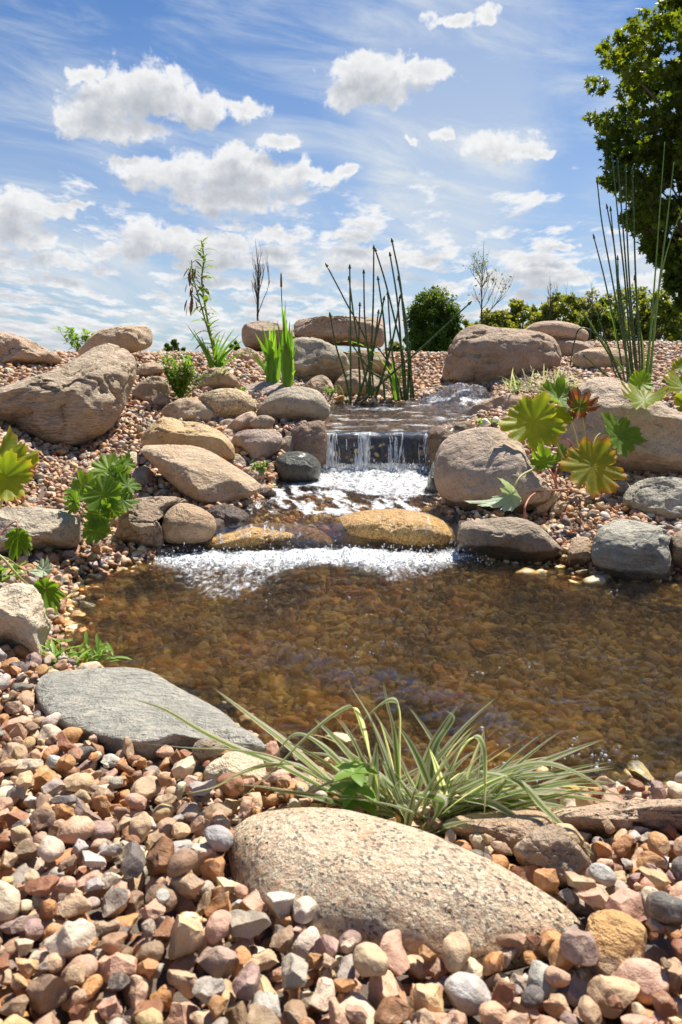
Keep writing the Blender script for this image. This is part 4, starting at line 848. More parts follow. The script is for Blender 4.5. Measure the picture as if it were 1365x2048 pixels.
def mid_z(X, Yq):
    base = np.where(Yq > 2.86, lvl_mid(Yq), 0); base = lvl_mid(np.maximum(Yq, 2.9)) * sstep(Yq, 2.76, 2.90) - .03 * (1 - sstep(Yq, 2.72, 2.80))
    z = blur(base, 2)
    w_ = sstep(Yq, 2.85, 3.1); z += w_ * (.006 * n2(X, Yq, 11, 41) + .005 * n2(X * 1.3, Yq * .8, 30, 42)) + .0015 * n2(X, Yq, 60, 43)
    z += .03 * sstep(Yq, 3.85, 4.05) * (1 + .6 * n2(X, Yq, 30, 45)) + .012 * sstep(Yq, 3.5, 3.9) * n2(X, Yq, 22, 46)
    return z
FB = poly([G(560, 972, .12), G(600, 945, .13), (-.28, 4.15), (.52, 4.15), G(868, 952, .13), G(866, 985, .12), G(800, 990, .12), G(720, 985, .12), G(660, 975, .12)])
def mid_foam(X, Yq, Z):
    d = sdist(FB, X + .04 * n2(X, Yq, 9, 51), Yq + .06 * n2(X, Yq, 8, 52)); f = .95 * sstep(-d, -.12, .10)
    st = n2(X * 1.6 + Yq * .5, Yq * .5, 15, 55, 4); f = np.maximum(f, (.20 + .86 * sstep(st, -.28, .25)) * sstep(Yq, 2.9, 3.1))
    f = np.maximum(f, .62 * sstep(n2(X * 2.2, Yq * .6, 18, 57, 3), .05, .4) * sstep(3.1 - Yq, 0, .1))
    return f
def near_rock(X, Yq): return sdist(MID, X, Yq) < .10
cascade = sheet('cascade_water', -.85, .72, 2.70, 4.12, .0085, mid_z, mid_foam, m_mid, near_rock)

# white streaks of the thin water running over the two ledge rocks
m_, t, o = new_mat('running_water'); m_run = m_
P = t.new('ShaderNodeNewGeometry').outputs['Position']; fm = t.attr('foam'); nn = t.noise(t.vm('MULTIPLY', P, (1, .22, .4)), 190, 5, .75, 1.0)
pb = t.new('ShaderNodeBsdfPrincipled'); t.put(pb.inputs['Base Color'], (.88, .89, .88)); pb.inputs['Roughness'].default_value = .15; t.put(pb.inputs['Normal'], t.bump(nn, .008))
tr = t.new('ShaderNodeBsdfTransparent'); t.l.new(t.shmix(t.m('MULTIPLY', t.ss(t.m('ADD', fm, nn), 1.02, 1.20), .8), tr.outputs[0], pb.outputs[0]), o.inputs[0])
_X, _Y = np.meshgrid(np.arange(-.62, .48, .006), np.arange(2.70, 3.2, .006)); _H = ledge_top(_X, _Y)
def run_z(X, Yq): return blur(np.where(_H > -1, _H, 0), 1) + .006
def run_f(X, Yq, Z): return .55 * sstep(n2(X * 2.5, Yq * .35, 20, 95, 4), -.2, .5) + .10
run = sheet('running_water', -.62, .48, 2.70, 3.2, .006, run_z, run_f, m_run, lambda X, Yq: (_H > .012))
def lipn(x): return .011 * n2(x, x * 0, 9, 91, 3)
SPR = Y(930, 806, 5.75)
def up_z(X, Yq):
    z = lvl_up(Yq) + .004 * n2(X, Yq * .5, 9, 61) + .002 * n2(X, Yq * .5, 26, 62)
    d = np.hypot((X - SPR[0]) / .27, (Yq - SPR[1]) / .33); z += .115 * np.exp(-(d * 1.25) ** 2.6) * (1 + .35 * n2(X, Yq, 16, 64)) + .022 * np.exp(-d * .8) * n2(X, Yq, 20, 63)
    # the lip rounds over into the fall
    return z - .02 * sstep(4.10 - Yq, 0, .08) + lipn(X) * sstep(4.3 - Yq, 0, .2)
def up_foam_sheen(X, Yq, Z):
    d = np.hypot((X - SPR[0]) / .30, (Yq - SPR[1]) / .36)
    f = .66 * np.exp(-(d * .95) ** 3); d2 = np.hypot((X - SPR[0] + .18) / .62, (Yq - SPR[1] + .45) / .30)
    f = np.maximum(f, .52 * sstep(1.2 - d2, 0, .7)); return np.maximum(f, .82 * sstep(n2(X * 1.0, Yq * 1.3, 10, 66, 4), -.25, .45))  # froth streaks, whitened further to imitate silvery sky reflection on the stream
stream = sheet('stream_water', -.35, 1.4, 4.045, 6.75, .0125, up_z, up_foam_sheen, m_up, lambda X, Yq: (sdist(UP, X, Yq) < .12))

# ---- the falling curtain: a thin torn sheet with white threads
m_, t, o = new_mat('falling_water'); m_fall = m_
tcn = t.new('ShaderNodeTexCoord'); uv = tcn.outputs['UV']; us = t.sep(uv)
sv = t.vm('MULTIPLY', uv, (1, .07, 1)); s1 = t.noise(sv, 26, 5, .7, .6); s2 = t.noise(t.vm('MULTIPLY', uv, (1, .16, 1)), 70, 4, .7, .5)
th = t.attr('thread'); wht = t.m('ADD', t.m('MULTIPLY', s1, .75), t.m('ADD', t.m('MULTIPLY', s2, .45), t.m('MULTIPLY', th, .5)))
wht = t.ss(wht, .59, .86)
tr = t.new('ShaderNodeBsdfTransparent'); tr.inputs[0].default_value = (.9, .92, .93, 1); gl = t.new('ShaderNodeBsdfGlossy'); gl.inputs['Roughness'].default_value = .08
nr = t.bump(t.m('ADD', s1, t.m('MULTIPLY', s2, .5)), .02); t.put(gl.inputs['Normal'], nr)
pb = t.new('ShaderNodeBsdfPrincipled'); t.put(pb.inputs['Base Color'], (.86, .89, .92)); pb.inputs['Roughness'].default_value = .15; t.put(pb.inputs['Normal'], nr)
tl = t.new('ShaderNodeBsdfTranslucent'); t.put(tl.inputs['Color'], (.85, .9, .94))
t.l.new(t.shmix(wht, t.shmix(.10, tr.outputs[0], gl.outputs[0]), t.shmix(.5, pb.outputs[0], tl.outputs[0])), o.inputs[0])
fx0, fx1 = Y(646, 872, 4.06)[0], Y(864, 872, 4.06)[0]
NU, NV = 190, 46; U, Vv = np.meshgrid(np.linspace(0, 1, NU), np.linspace(0, 1, NV))
lipz = lvl_up(4.06) + .004
FX_ = fx0 + (fx1 - fx0) * U; fz = lipz + lipn(FX_) * (1 - Vv) - Vv ** 1.5 * (lipz - .135) ; fy = 4.062 - (.075 + .05 * np.abs(n2(U * 3, U * 0, 3, 79))) * np.sqrt(Vv) - .012 * n2(U * 3, Vv * .4, 6, 71) * Vv ** .5 + .004 * n2(U * 12, Vv, 4, 72)
fxx = fx0 + (fx1 - fx0) * U + .004 * n2(U * 8, Vv * 1.5, 5, 73) * Vv
cl = sstep(n2(U, U * 0, 5.5, 78, 2), -.35, .35); thr = sstep(n2(U * 9, Vv * .35, 5, 75, 4) + .5 * (cl - .6), .02, .5) * (.55 + .45 * Vv)
thr = np.maximum(thr, .9 * sstep(.16 + .16 * n2(U, U * 0, 9, 81) - Vv, 0, .12) * cl); thr = thr + .5 * sstep(Vv + .2 * n2(U, U * 0, 12, 82), .75, 1) - .35 * (1 - cl)
fall_w = mesh_obj('waterfall', np.stack([fxx.ravel(), fy.ravel(), fz.ravel()], 1), grid_faces(NU, NV), m_fall, attrs={'thread': thr.ravel()}, uvs=np.stack([U.ravel() * .52, Vv.ravel() * .2], 1))
tag(fall_w, kind='structure')
# free threads in front of the curtain
rs = np.random.RandomState(5); Vs, Fs, off = [], [], 0
m_drop, t, o = new_mat('water_drop'); b = principled(t, o, Base_Color=(.9, .93, .95), Roughness=.05, Transmission_Weight=.45, IOR=1.33)
for i in range(54):
    u = rs.choice([.05, .12, .33, .38, .6, .66, .72, .93, .97, rs.rand(), rs.rand()]) + rs.normal(0, .02); u = min(max(u, 0), 1); x = fx0 + (fx1 - fx0) * u; v0 = rs.uniform(0, .5); v1 = min(1, v0 + rs.uniform(.2, .7)); n_ = 12; ww = rs.uniform(.0012, .0032)
    for j in range(n_):
        v = v0 + (v1 - v0) * j / (n_ - 1); c = np.array([x + .003 * math.sin(v * 9 + i), 4.055 - .09 * math.sqrt(v) - .006, lipz - v ** 1.5 * (lipz - .135)])
        r_ = ww * math.sin(math.pi * (j + .5) / n_) ** .5 * (1 + .5 * math.sin(j * 2.3 + i))
        for a in range(5): Vs.append(c + np.array([math.cos(a * 1.2566) * r_, math.sin(a * 1.2566) * r_, 0]))
    for j in range(n_ - 1):
        for a in range(5): Fs.append([off + j * 5 + a, off + j * 5 + (a + 1) % 5, off + (j + 1) * 5 + (a + 1) % 5, off + (j + 1) * 5 + a])
    off += n_ * 5
V1, F1 = ICO[1]; Fl = [list(map(int, f)) for f in Fs]
def drops(n, fx, fy_, fz_, r0):
    global off
    for _ in range(n):
        x, y, z = fx(), fy_(), fz_(); r_ = r0 * math.exp(rs.normal(0, .4)); Vs.extend(list(V1 * np.array([r_, r_, r_ * rs.uniform(.8, 1.8)]) + np.array([x, y, z]))); Fl.extend((F1 + off).tolist()); off += len(V1)
drops(260, lambda: rs.uniform(fx0 - .05, fx1), lambda: rs.normal(3.93, .05), lambda: .15 + abs(rs.normal(0, .022)), .0022)
pf = [G(330 + 620 * u, 1100, 0)[0] for u in np.linspace(0, 1, 40)]
drops(650, lambda: rs.uniform(G(320, 1100, 0)[0], G(960, 1100, 0)[0]), lambda: rs.normal(2.66, .07), lambda: .012 + abs(rs.normal(0, .016)), .0017)
drops(160, lambda: SPR[0] + rs.normal(0, .16), lambda: SPR[1] - .1 + rs.normal(0, .15), lambda: SPR[2] + .04 + abs(rs.normal(0, .03)), .003)
for gx_, gy_, sx_p, sy_p, n_ in [(1195,1508,45,20,42),(930,1350,22,6,9),(660,1300,60,12,14),(1045,1330,30,10,8),(985,1450,30,28,16),(800,1170,70,22,40),(560,1200,70,20,26),(1250,1190,20,8,6),(880,1240,60,20,9),(740,1290,60,14,10),(1060,1550,80,12,16)]:  # added clusters of whitish dots on the pool, standing in for sun glints
    for _ in range(n_):
        p = G(gx_ + rs.normal(0, sx_p), gy_ + rs.normal(0, sy_p), .004); drops(1, lambda: p[0], lambda: p[1], lambda: .006, .0017)
tag(mesh_obj('spray_and_glints', np.array(Vs), Fl, m_drop), 'threads and drops of water splashing off the little falls, plus added sun glint dots', 'spray', kind='stuff')

# ================================================================== plants
def green_mat(name, ca, cb, trans=.45, rough=.5, veins=None, edge=None, striped=False, nodes=None, scale=8.0, spec=.4):
    m_, t, o = new_mat(name)
    tcn = t.new('ShaderNodeTexCoord'); P = t.new('ShaderNodeNewGeometry').outputs['Position']; uv = tcn.outputs['UV']; us = t.sep(uv)
    c = t.mix(t.ss(t.noise(P, scale, 4, .6), .35, .65), ca, cb)
    rn = t.attr('rnd'); c = t.mix(t.m('MULTIPLY', rn, .5), c, tuple(min(1, x * 1.5) for x in cb))
    h = None
    if striped:
        a = t.m('ABSOLUTE', t.m('SUBTRACT', t.m('MULTIPLY', us[0], 2.0), 1.0))
        sn = t.noise(t.comb(t.m('ADD', t.m('MULTIPLY', us[0], 5.5), t.m('MULTIPLY', rn, 31.0)), t.m('MULTIPLY', us[1], .25), rn), 1.0, 3, .7)
        k = t.m('MAXIMUM', t.ss(t.m('ADD', a, t.m('MULTIPLY', sn, .5)), .64, .78), t.ss(sn, .54, .60))
        c = t.mix(k, c, (.92, .90, .72)); c = t.mix(t.ss(us[1], .90, 1.0), c, (.50, .36, .22))
        h = t.m('SINE', t.m('MULTIPLY', us[0], 70.0))
    if nodes:       # dark joints along a stem, us[1] runs in metres
        f = t.m('FRACT', t.m('ADD', t.m('MULTIPLY', us[1], nodes), rn)); d = t.m('ABSOLUTE', t.m('SUBTRACT', f, .5))
        c = t.mix(t.ss(d, .06, .03), c, (.02, .015, .01)); c = t.mix(t.m('MULTIPLY', t.ss(f, .62, .53), t.ss(f, .50, .53)), c, (.30, .24, .10))
    if veins:
        x, y = t.m('SUBTRACT', us[0], .5), t.m('SUBTRACT', us[1], .5); ang = t.m('ARCTAN2', y, x); rr = t.m('MULTIPLY', t.m('SQRT', t.m('ADD', t.m('MULTIPLY', x, x), t.m('MULTIPLY', y, y))), 2.0)
        s9 = t.m('ABSOLUTE', t.m('SINE', t.m('MULTIPLY', ang, 4.5)))
        v1 = t.ss(t.m('MULTIPLY', s9, t.m('MAXIMUM', rr, .05)), .026, .008)
        q = t.m('ABSOLUTE', t.m('SINE', t.m('ADD', t.m('MULTIPLY', rr, 26.0), t.m('MULTIPLY', s9, -9.0)))); v2 = t.m('MULTIPLY', t.ss(q, .18, .02), t.ss(rr, .25, .4))
        v = t.m('MAXIMUM', v1, t.m('MULTIPLY', v2, .55))
        c = t.mix(t.m('MULTIPLY', v, .55), c, veins)
        if edge:
            e_ = t.m('ADD', t.attr('rim'), t.m('MULTIPLY', t.m('SUBTRACT', t.noise(P, 26, 4, .65), .5), edge[3]))
            c = t.mix(t.ss(e_, edge[4], edge[4] + .22), c, edge[0]); c = t.mix(t.ss(e_, edge[4] + .18, edge[4] + .32), c, edge[1]); c = t.mix(t.ss(e_, edge[4] + .34, edge[4] + .42), c, edge[2])
        h = t.m('ADD', t.m('MULTIPLY', v, -1.0), t.noise(P, 90, 3, .6))
    b = t.new('ShaderNodeBsdfPrincipled'); t.put(b.inputs['Base Color'], c); b.inputs['Roughness'].default_value = rough; b.inputs['Specular IOR Level'].default_value = spec
    if h is not None: t.put(b.inputs['Normal'], t.bump(h, .0015))
    if trans:
        tl = t.new('ShaderNodeBsdfTranslucent'); t.put(tl.inputs['Color'], t.mix(1.0, c, (1.35, 1.35, .75), 'MULTIPLY'))
        t.l.new(t.shmix(trans, b.outputs[0], tl.outputs[0]), o.inputs[0])
    else: t.l.new(b.outputs[0], o.inputs[0])
    return m_
G_STRIPE = green_mat('striped_blade', (.17, .31, .05), (.27, .42, .08), striped=True, trans=.40)
G_STRIPE2 = green_mat('silver_blade', (.16, .24, .10), (.26, .34, .17), striped=True, trans=.3)
G_SWORD = green_mat('sword_blade', (.11, .25, .02), (.20, .36, .035), trans=.5)
G_REED = green_mat('jointed_stem', (.022, .062, .012), (.045, .10, .018), trans=0, nodes=14.0, rough=.4)
G_REEDP = green_mat('pale_stem', (.16, .27, .05), (.25, .37, .08), trans=.2, rough=.45)
G_WIL = green_mat('lance_leaf', (.13, .21, .03), (.22, .31, .05), trans=.4)
G_BUSH = green_mat('bush_leaf', (.11, .20, .025), (.21, .32, .045), trans=.45)
G_WEED = green_mat('weed_leaf', (.14, .26, .03), (.24, .36, .06), trans=.45)
G_SEED = green_mat('seed_head', (.12, .07, .03), (.18, .11, .05), trans=.1)
G_STALK = green_mat('leaf_stalk', (.36, .38, .14), (.42, .40, .16), trans=.1)
G_RSTALK = green_mat('red_stalk', (.42, .13, .08), (.46, .20, .12), trans=.1)
G_PALM = green_mat('lobed_leaf_green', (.10, .20, .012), (.17, .29, .018), veins=(.30, .42, .08), edge=((.17, .29, .02), (.24, .30, .03), (.30, .20, .04), .4, .72), trans=.5)
G_PALMY = green_mat('lobed_leaf_yellow_edge', (.16, .23, .012), (.26, .32, .02), veins=(.42, .44, .10), edge=((.40, .36, .03), (.45, .26, .03), (.34, .12, .03), .5, .78), trans=.55)
G_PALMR = green_mat('lobed_leaf_orange_edge', (.17, .22, .015), (.30, .30, .02), veins=(.44, .40, .08), edge=((.44, .34, .03), (.44, .20, .025), (.28, .07, .02), .8, .68), trans=.55)
G_PALMB = green_mat('lobed_leaf_scorched', (.18, .20, .02), (.30, .26, .03), veins=(.40, .34, .08), edge=((.46, .20, .03), (.36, .07, .03), (.20, .09, .05), .7, .35), trans=.4)
G_PALE = green_mat('lobed_leaf_underside', (.36, .46, .30), (.46, .54, .38), veins=(.30, .42, .22), trans=.3)
rp = np.random.RandomState(77)

def catmull(P, n=18):
    P = [np.array(p, float) for p in P]; P = [2 * P[0] - P[1]] + P + [2 * P[-1] - P[-2]]; o_ = []; m_ = len(P) - 3
    for i in range(m_):
        p0, p1, p2, p3 = P[i:i + 4]; k = max(2, n // m_)
        for j in range(k):
            s = j / k; o_.append(.5 * ((2 * p1) + (-p0 + p2) * s + (2 * p0 - 5 * p1 + 4 * p2 - p3) * s * s + (-p0 + 3 * p1 - 3 * p2 + p3) * s ** 3))
    return np.array(o_ + [P[-2]])
class Mesh:
    def __init__(s): s.V, s.F, s.UV, s.R, s.X = [], [], [], [], []; s.n = 0
    def add(s, V, Fc, UV=None, r=0.0, x=None):
        V = np.asarray(V, float); s.V.append(V); s.F += [[int(i) + s.n for i in f] for f in Fc]; s.UV.append(np.zeros((len(V), 2)) if UV is None else np.asarray(UV)); s.R.append(np.full(len(V), r)); s.X.append(np.zeros(len(V)) if x is None else x); s.n += len(V); return s
    def ribbon(s, path, w, fold=.25, taper=1.0, up=(0, 0, 1), twist=0.0, root=.6):
        path = np.asarray(path); n = len(path); T = np.gradient(path, axis=0); T /= np.linalg.norm(T, axis=1, keepdims=True) + 1e-9
        A = np.cross(T, np.array(up, float)); l_ = np.linalg.norm(A, axis=1, keepdims=True); A = np.where(l_ > .15, A / np.maximum(l_, 1e-6), np.nan)
        ok = ~np.isnan(A[:, 0])
        if not ok.any(): A[:] = (1, 0, 0)
        else:
            ii = np.arange(n); good = ii[ok]; A = A[good[np.argmin(np.abs(ii[:, None] - good[None]), 1)]]
        for i in range(1, n):
            if A[i] @ A[i - 1] < 0: A[i] = -A[i]
        N = np.cross(A, T); t_ = np.linspace(0, 1, n)
        if twist:
            ca, sa = np.cos(twist * t_)[:, None], np.sin(twist * t_)[:, None]; A, N = A * ca + N * sa, N * ca - A * sa
        wd = w * .5 * np.minimum(1, root + (1 - root) * t_ / .2) * np.clip((1 - t_) / .55, 0, 1) ** (.75 * taper); wd = np.maximum(wd, w * .01)
        V, UV = [], []
        for i in range(n):
            for u in (-1, -.5, 0, .5, 1): V.append(path[i] + A[i] * u * wd[i] + N[i] * abs(u) * wd[i] * fold); UV.append((u * .5 + .5, t_[i]))
        Fc = [[i * 5 + j, i * 5 + j + 1, i * 5 + 6 + j, i * 5 + 5 + j] for i in range(n - 1) for j in range(4)]
        return s.add(V, Fc, UV, rp.rand())
    def tube(s, path, r0, r1, k=6, lump=None):
        path = np.asarray(path); n = len(path); T = np.gradient(path, axis=0); T /= np.linalg.norm(T, axis=1, keepdims=True) + 1e-9
        ref = np.array([0.3, 1.0, 0.05]) if abs(T[0][2]) > .5 else np.array([0, 0, 1.0]); A = np.cross(T, ref); A /= np.linalg.norm(A, axis=1, keepdims=True) + 1e-9; B = np.cross(T, A)
        L = np.concatenate([[0], np.cumsum(np.linalg.norm(np.diff(path, axis=0), axis=1))]); V, UV = [], []
        for i in range(n):
            r = r0 + (r1 - r0) * i / (n - 1)
            if lump is not None: r *= lump[i]
            for j in range(k): a = 2 * math.pi * j / k; V.append(path[i] + A[i] * math.cos(a) * r + B[i] * math.sin(a) * r); UV.append((j / k, L[i]))
        Fc = [[i * k + j, i * k + (j + 1) % k, (i + 1) * k + (j + 1) % k, (i + 1) * k + j] for i in range(n - 1) for j in range(k)]
        Fc.append(list(range(k))[::-1]); Fc.append([(n - 1) * k + j for j in range(k)])
        return s.add(V, Fc, UV, rp.rand())
    def build(s, name, mat, parent=None, loc=None, smooth=True):
        return mesh_obj(name, np.concatenate(s.V), s.F, mat, parent=parent, loc=loc, attrs={'rnd': np.concatenate(s.R), 'rim': np.concatenate(s.X)}, uvs=np.concatenate(s.UV), smooth=smooth)
def pxpath(pts, y, n=18):            # a curve drawn at one distance (or with its own distance as third number)
    return catmull([Y(p[0], p[1], p[2] if len(p) > 2 else y) for p in pts], n)

# ---- striped grass at the near edge of the pool
base = Vector(G(835, 1648, .035)); root = tag(empty('striped_grass', base), 'green and cream striped grass arching over the near edge of the pool', 'grass plant')
HB = [([(700,1600,1.02),(620,1530,1.06),(560,1478,1.08),(500,1432,1.10),(425,1374,1.12)],.012), ([(700,1605,1.0),(560,1532,1.02),(470,1497,1.02),(400,1462,1.02),(330,1420,1.02),(268,1399,1.02)],.012),
      ([(690,1590,1.0),(600,1535,1.0),(540,1533,.98),(480,1550,.96),(430,1575,.95),(362,1590,.94)],.013), ([(680,1580,1.0),(560,1520,.99),(470,1502,.98),(380,1497,.97),(275,1486,.96)],.007),
      ([(770,1610,1.03),(738,1510,1.04),(715,1430,1.03),(692,1418,1.02),(620,1470,1.0),(545,1545,.98),(470,1608,.97)],.012), ([(748,1640,.99),(749,1560,.99),(754,1483,1.0)],.015),
      ([(800,1620,1.02),(797,1500,1.03),(797,1418,1.03),(780,1402,1.03),(745,1425,1.04),(690,1478,1.05)],.012), ([(825,1620,1.03),(858,1510,1.05),(890,1450,1.06),(918,1408,1.07)],.011),
      ([(875,1640,1.0),(915,1520,1.0),(945,1478,.99),(962,1485,.98),(970,1530,.97),(969,1640,.96)],.012), ([(880,1600,1.0),(1000,1548,1.0),(1080,1528,.98),(1150,1545,.96),(1250,1600,.94)],.009),
      ([(890,1610,1.0),(1000,1572,1.02),(1120,1552,1.03),(1230,1536,1.04)],.011), ([(890,1600,1.0),(1000,1590,1.01),(1100,1582,1.01),(1280,1592,1.01)],.010), ([(930,1600,.99),(990,1612,.97),(1075,1662,.95)],.013),
      ([(960,1545,1.0),(1035,1565,.98),(1085,1615,.96),(1135,1662,.94),(1195,1715,.92)],.011), ([(800,1600,1.0),(765,1500,1.02),(735,1430,1.03),(698,1368,1.04)],.010), ([(800,1600,1.02),(790,1480,1.05),(775,1410,1.06),(766,1362,1.07)],.007),
      ([(830,1590,.99),(880,1600,.97),(878,1625,.96),(850,1668,.95)],.016), ([(815,1660,.97),(822,1620,.98),(832,1575,1.0)],.010), ([(770,1600,1.0),(700,1545,1.01),(640,1490,1.03),(590,1470,1.03),(545,1520,1.02)],.010),
      ([(860,1600,1.0),(870,1500,1.03),(905,1440,1.05),(890,1420,1.06)],.009), ([(760,1610,1.0),(700,1560,.98),(600,1590,.96)],.010), ([(900,1610,1.0),(960,1590,1.0),(1060,1606,.99),(1240,1650,.97)],.007)]
m_ = Mesh()
for pts, w_ in HB: m_.ribbon(pxpath(pts, 1.0, 24), w_ * 1.25, fold=.35, twist=rp.uniform(-.5, .5))
for i in range(230):
    side = rp.choice([-1, 1], p=[.40, .60]); ln = rp.uniform(.12, .34) * (1.0 if side > 0 else .85); a = rp.normal(0, .55) + (0 if side > 0 else math.pi); e = rp.uniform(.0, .75) if (side > 0 and i % 3) else rp.uniform(.1, 1.3)
    o_ = np.array([base.x + rp.normal(0, .042) + side * .015, base.y + rp.normal(0, .022), .03]); d_ = np.array([math.cos(a) * math.cos(e), math.sin(a) * .55 * math.cos(e) + .12, math.sin(e)])
    drp = rp.uniform(.2, 1.1) * ln; P = [o_ + d_ * ln * s + np.array([0, 0, -drp * s * s * .55]) for s in np.linspace(0, 1, 12)]; P = np.array(P); P[:, 2] = np.maximum(P[:, 2], .008 + .004 * rp.rand())
    m_.ribbon(P, rp.uniform(.007, .0155), fold=.35, twist=rp.uniform(-.9, .9))
m_.build('blades', G_STRIPE, root)
def small_leaves(m_, o_, d_, ln, w_, n=6, droop=.2, up=(0, 0, 1)):
    d_ = np.array(d_, float); d_ /= np.linalg.norm(d_); P = [np.array(o_) + d_ * ln * s + np.array([0, 0, -droop * ln * s * s]) for s in np.linspace(0, 1, n)]
    P = np.array(P); T = P; 
    # lance shape: narrow at both ends
    A = np.cross(d_, np.array(up, float) + .01); A /= np.linalg.norm(A) + 1e-9; N = np.cross(A, d_); V, UV = [], []
    for i in range(n):
        s = i / (n - 1); ww = w_ * .5 * math.sin(math.pi * min(1, (s * .92 + .06))) ** .8
        for u in (-1, 0, 1): V.append(P[i] + A * u * ww + N * abs(u) * ww * .3); UV.append((u * .5 + .5, s))
    m_.add(V, [[i * 3 + j, i * 3 + j + 1, i * 3 + 4 + j, i * 3 + 3 + j] for i in range(n - 1) for j in (0, 1)], UV, rp.rand())
# broad leaved seedling among the blades
c_ = Vector(Y(708, 1545, .985)); rt = tag(empty('seedling', G(712, 1640, .03)), 'small broad leaved green seedling growing up through the striped grass', 'weed'); m_ = Mesh()
m_.tube(catmull([rt.location, c_ + Vector((.003, .01, -.03)), c_], 8), .0018, .0012); m_.build('stem', G_WEED, rt); m_ = Mesh()
for lv_, (dz_, L_, n_) in enumerate([(0, .036, 5), (-.022, .040, 5), (-.045, .038, 4)]):
    for k in range(n_): a = k * 6.283 / n_ + lv_ * .6; small_leaves(m_, np.array(c_) + (0, 0, dz_), (math.cos(a), math.sin(a), .25 - .2 * lv_), L_, .02, 6, .3)
m_.build('leaves', G_WEED, rt)

# ---- clumps of jointed stems
def reed_clump(name, label, base_px, y, stems, r, mat, pale=(), leaves=(), group=None):
    b0 = Y(*base_px, y); rt = tag(empty(name, b0), label, 'reed plant', group)
    for st in stems:
        m_ = Mesh(); P = pxpath(st, y + rp.uniform(-.12, .12), 26); n_ = len(P); m_.tube(P, r * rp.uniform(.85, 1.1), r * .55, 6)
        tip = P[-1]; T = P[-1] - P[-2]; T /= np.linalg.norm(T); m_.tube([tip, tip + T * .008, tip + T * .02, tip + T * .03], r * 1.3, r * .3, 6)
        m_.build('stem', mat, rt)
    for st in pale: Mesh().tube(pxpath(st, y + rp.uniform(-.05, .05), 26), r * 1.15, r * .35, 6).build('stem', G_REEDP, rt)
    for st, w_, mt in leaves: Mesh().ribbon(pxpath(st, y, 22), w_, fold=.3).build('leaf', mt, rt)
    return rt
reed_clump('horsetail', 'tall dark jointed green stems standing in the upper stream', (730, 806), 5.55,
    [[(735,806),(748,800),(735,690),(690,600),(655,533)],[(702,808),(701,640),(700,537)],[(745,806),(738,720),(730,640),(728,547)],[(738,808),(743,700),(747,600),(748,498)],[(812,802),(808,720),(790,640),(770,560),(752,502)],
     [(810,800),(803,700),(795,600),(781,512)],[(828,795),(810,650),(800,560),(785,484)],[(750,800),(775,720),(790,660),(800,597)],[(702,806),(690,750),(672,690),(661,632)],[(822,796),(822,740),(820,692)],
     [(720,810),(770,760),(850,690),(938,608)],[(722,806),(718,700),(720,612)],[(730,806),(745,720),(757,627)],[(790,800),(775,720),(768,640),(757,560)],[(815,800),(818,730),(812,640),(798,560)],[(712,808),(735,740),(760,640),(768,600)],
     [(798,802),(790,740),(783,690),(776,590)],[(742,806),(728,740),(712,660),(699,560)],[(770,800),(765,760),(740,740),(705,690)],[(806,800),(790,745),(760,700)]], .0095, G_REED,
    leaves=[([(800,800),(790,760),(748,706),(705,684),(663,686)],.045,G_SWORD),([(790,780),(760,735),(715,712),(668,708)],.014,G_SWORD),([(792,800),(788,760),(785,700)],.03,G_SWORD),([(796,802),(800,740),(790,690)],.03,G_SWORD),([(690,806),(684,780),(672,765)],.03,G_SWORD)])
reed_clump('horsetail', 'tallest dark jointed stems with a few pale green ones, in front of the maple', (1268, 768), 4.75,
    [[(1250,762),(1235,680),(1210,560),(1189,477)],[(1262,767),(1250,700),(1225,560),(1205,450),(1195,365)],[(1262,767),(1240,620),(1230,500),(1215,417)],[(1270,767),(1262,700),(1250,560),(1238,450),(1225,316)],[(1275,767),(1258,600),(1246,450),(1236,327)],
     [(1278,767),(1262,600),(1254,450),(1252,342)],[(1282,767),(1272,560),(1268,430),(1265,347)],[(1256,765),(1248,640),(1232,520),(1222,422)],[(1236,755),(1228,740),(1215,690),(1196,632)],[(1240,755),(1215,690),(1190,665),(1160,657),(1148,690),(1142,722)],
     [(1245,762),(1225,720),(1200,680),(1162,616)],[(1222,758),(1195,735),(1170,713)],[(1285,767),(1284,700),(1276,620),(1270,560)],[(1266,767),(1255,680),(1240,600),(1236,520)]], .0063, G_REED,
    pale=[[(1290,768),(1300,680),(1310,560),(1320,420),(1330,284)],[(1298,768),(1320,560),(1335,440),(1348,325)],[(1300,768),(1315,600),(1335,500),(1366,414)],[(1294,768),(1303,660),(1312,600)],[(1247,740),(1210,690),(1165,620)]],
    leaves=[([(1240,765),(1225,640),(1185,570),(1160,535)],.008,G_SWORD),([(1288,768),(1286,700),(1280,650)],.03,G_REEDP)])

# ---- sword leaved clumps
def sword_clump(label, bx, by, y, tips, w_, spike=None):
    b0 = Y(bx, by, y); rt = tag(empty('iris_clump', b0), label, 'iris', 'sword leaved clumps on the mauve slab'); m_ = Mesh()
    for tx, ty in tips:
        x0 = bx + rp.normal(0, 5); k = rp.uniform(-3, 3); P = catmull([Y(x0, by, y + rp.uniform(-.05, .05)), Y(x0 + (tx - x0) * .35 + k, by + (ty - by) * .5, y), Y(tx, ty, y + rp.uniform(-.1, .1))], 14); m_.ribbon(P, w_, fold=.2, up=(0, -1, 0.2))
    m_.build('blades', G_SWORD, rt)
    if spike: mm = Mesh(); mm.tube(pxpath(spike, y, 16), .004, .003); mm.build('stalk', G_SEED, rt); mm = Mesh(); p = np.array(Y(*spike[-1], y)); mm.tube([p + (0, 0, -.01), p, p + (0, 0, .03), p + (0, 0, .07), p + (0, 0, .085)], .009, .004, 8, [.4, 1, 1.1, 1, .3]); mm.build('seed_head', G_SEED, rt)
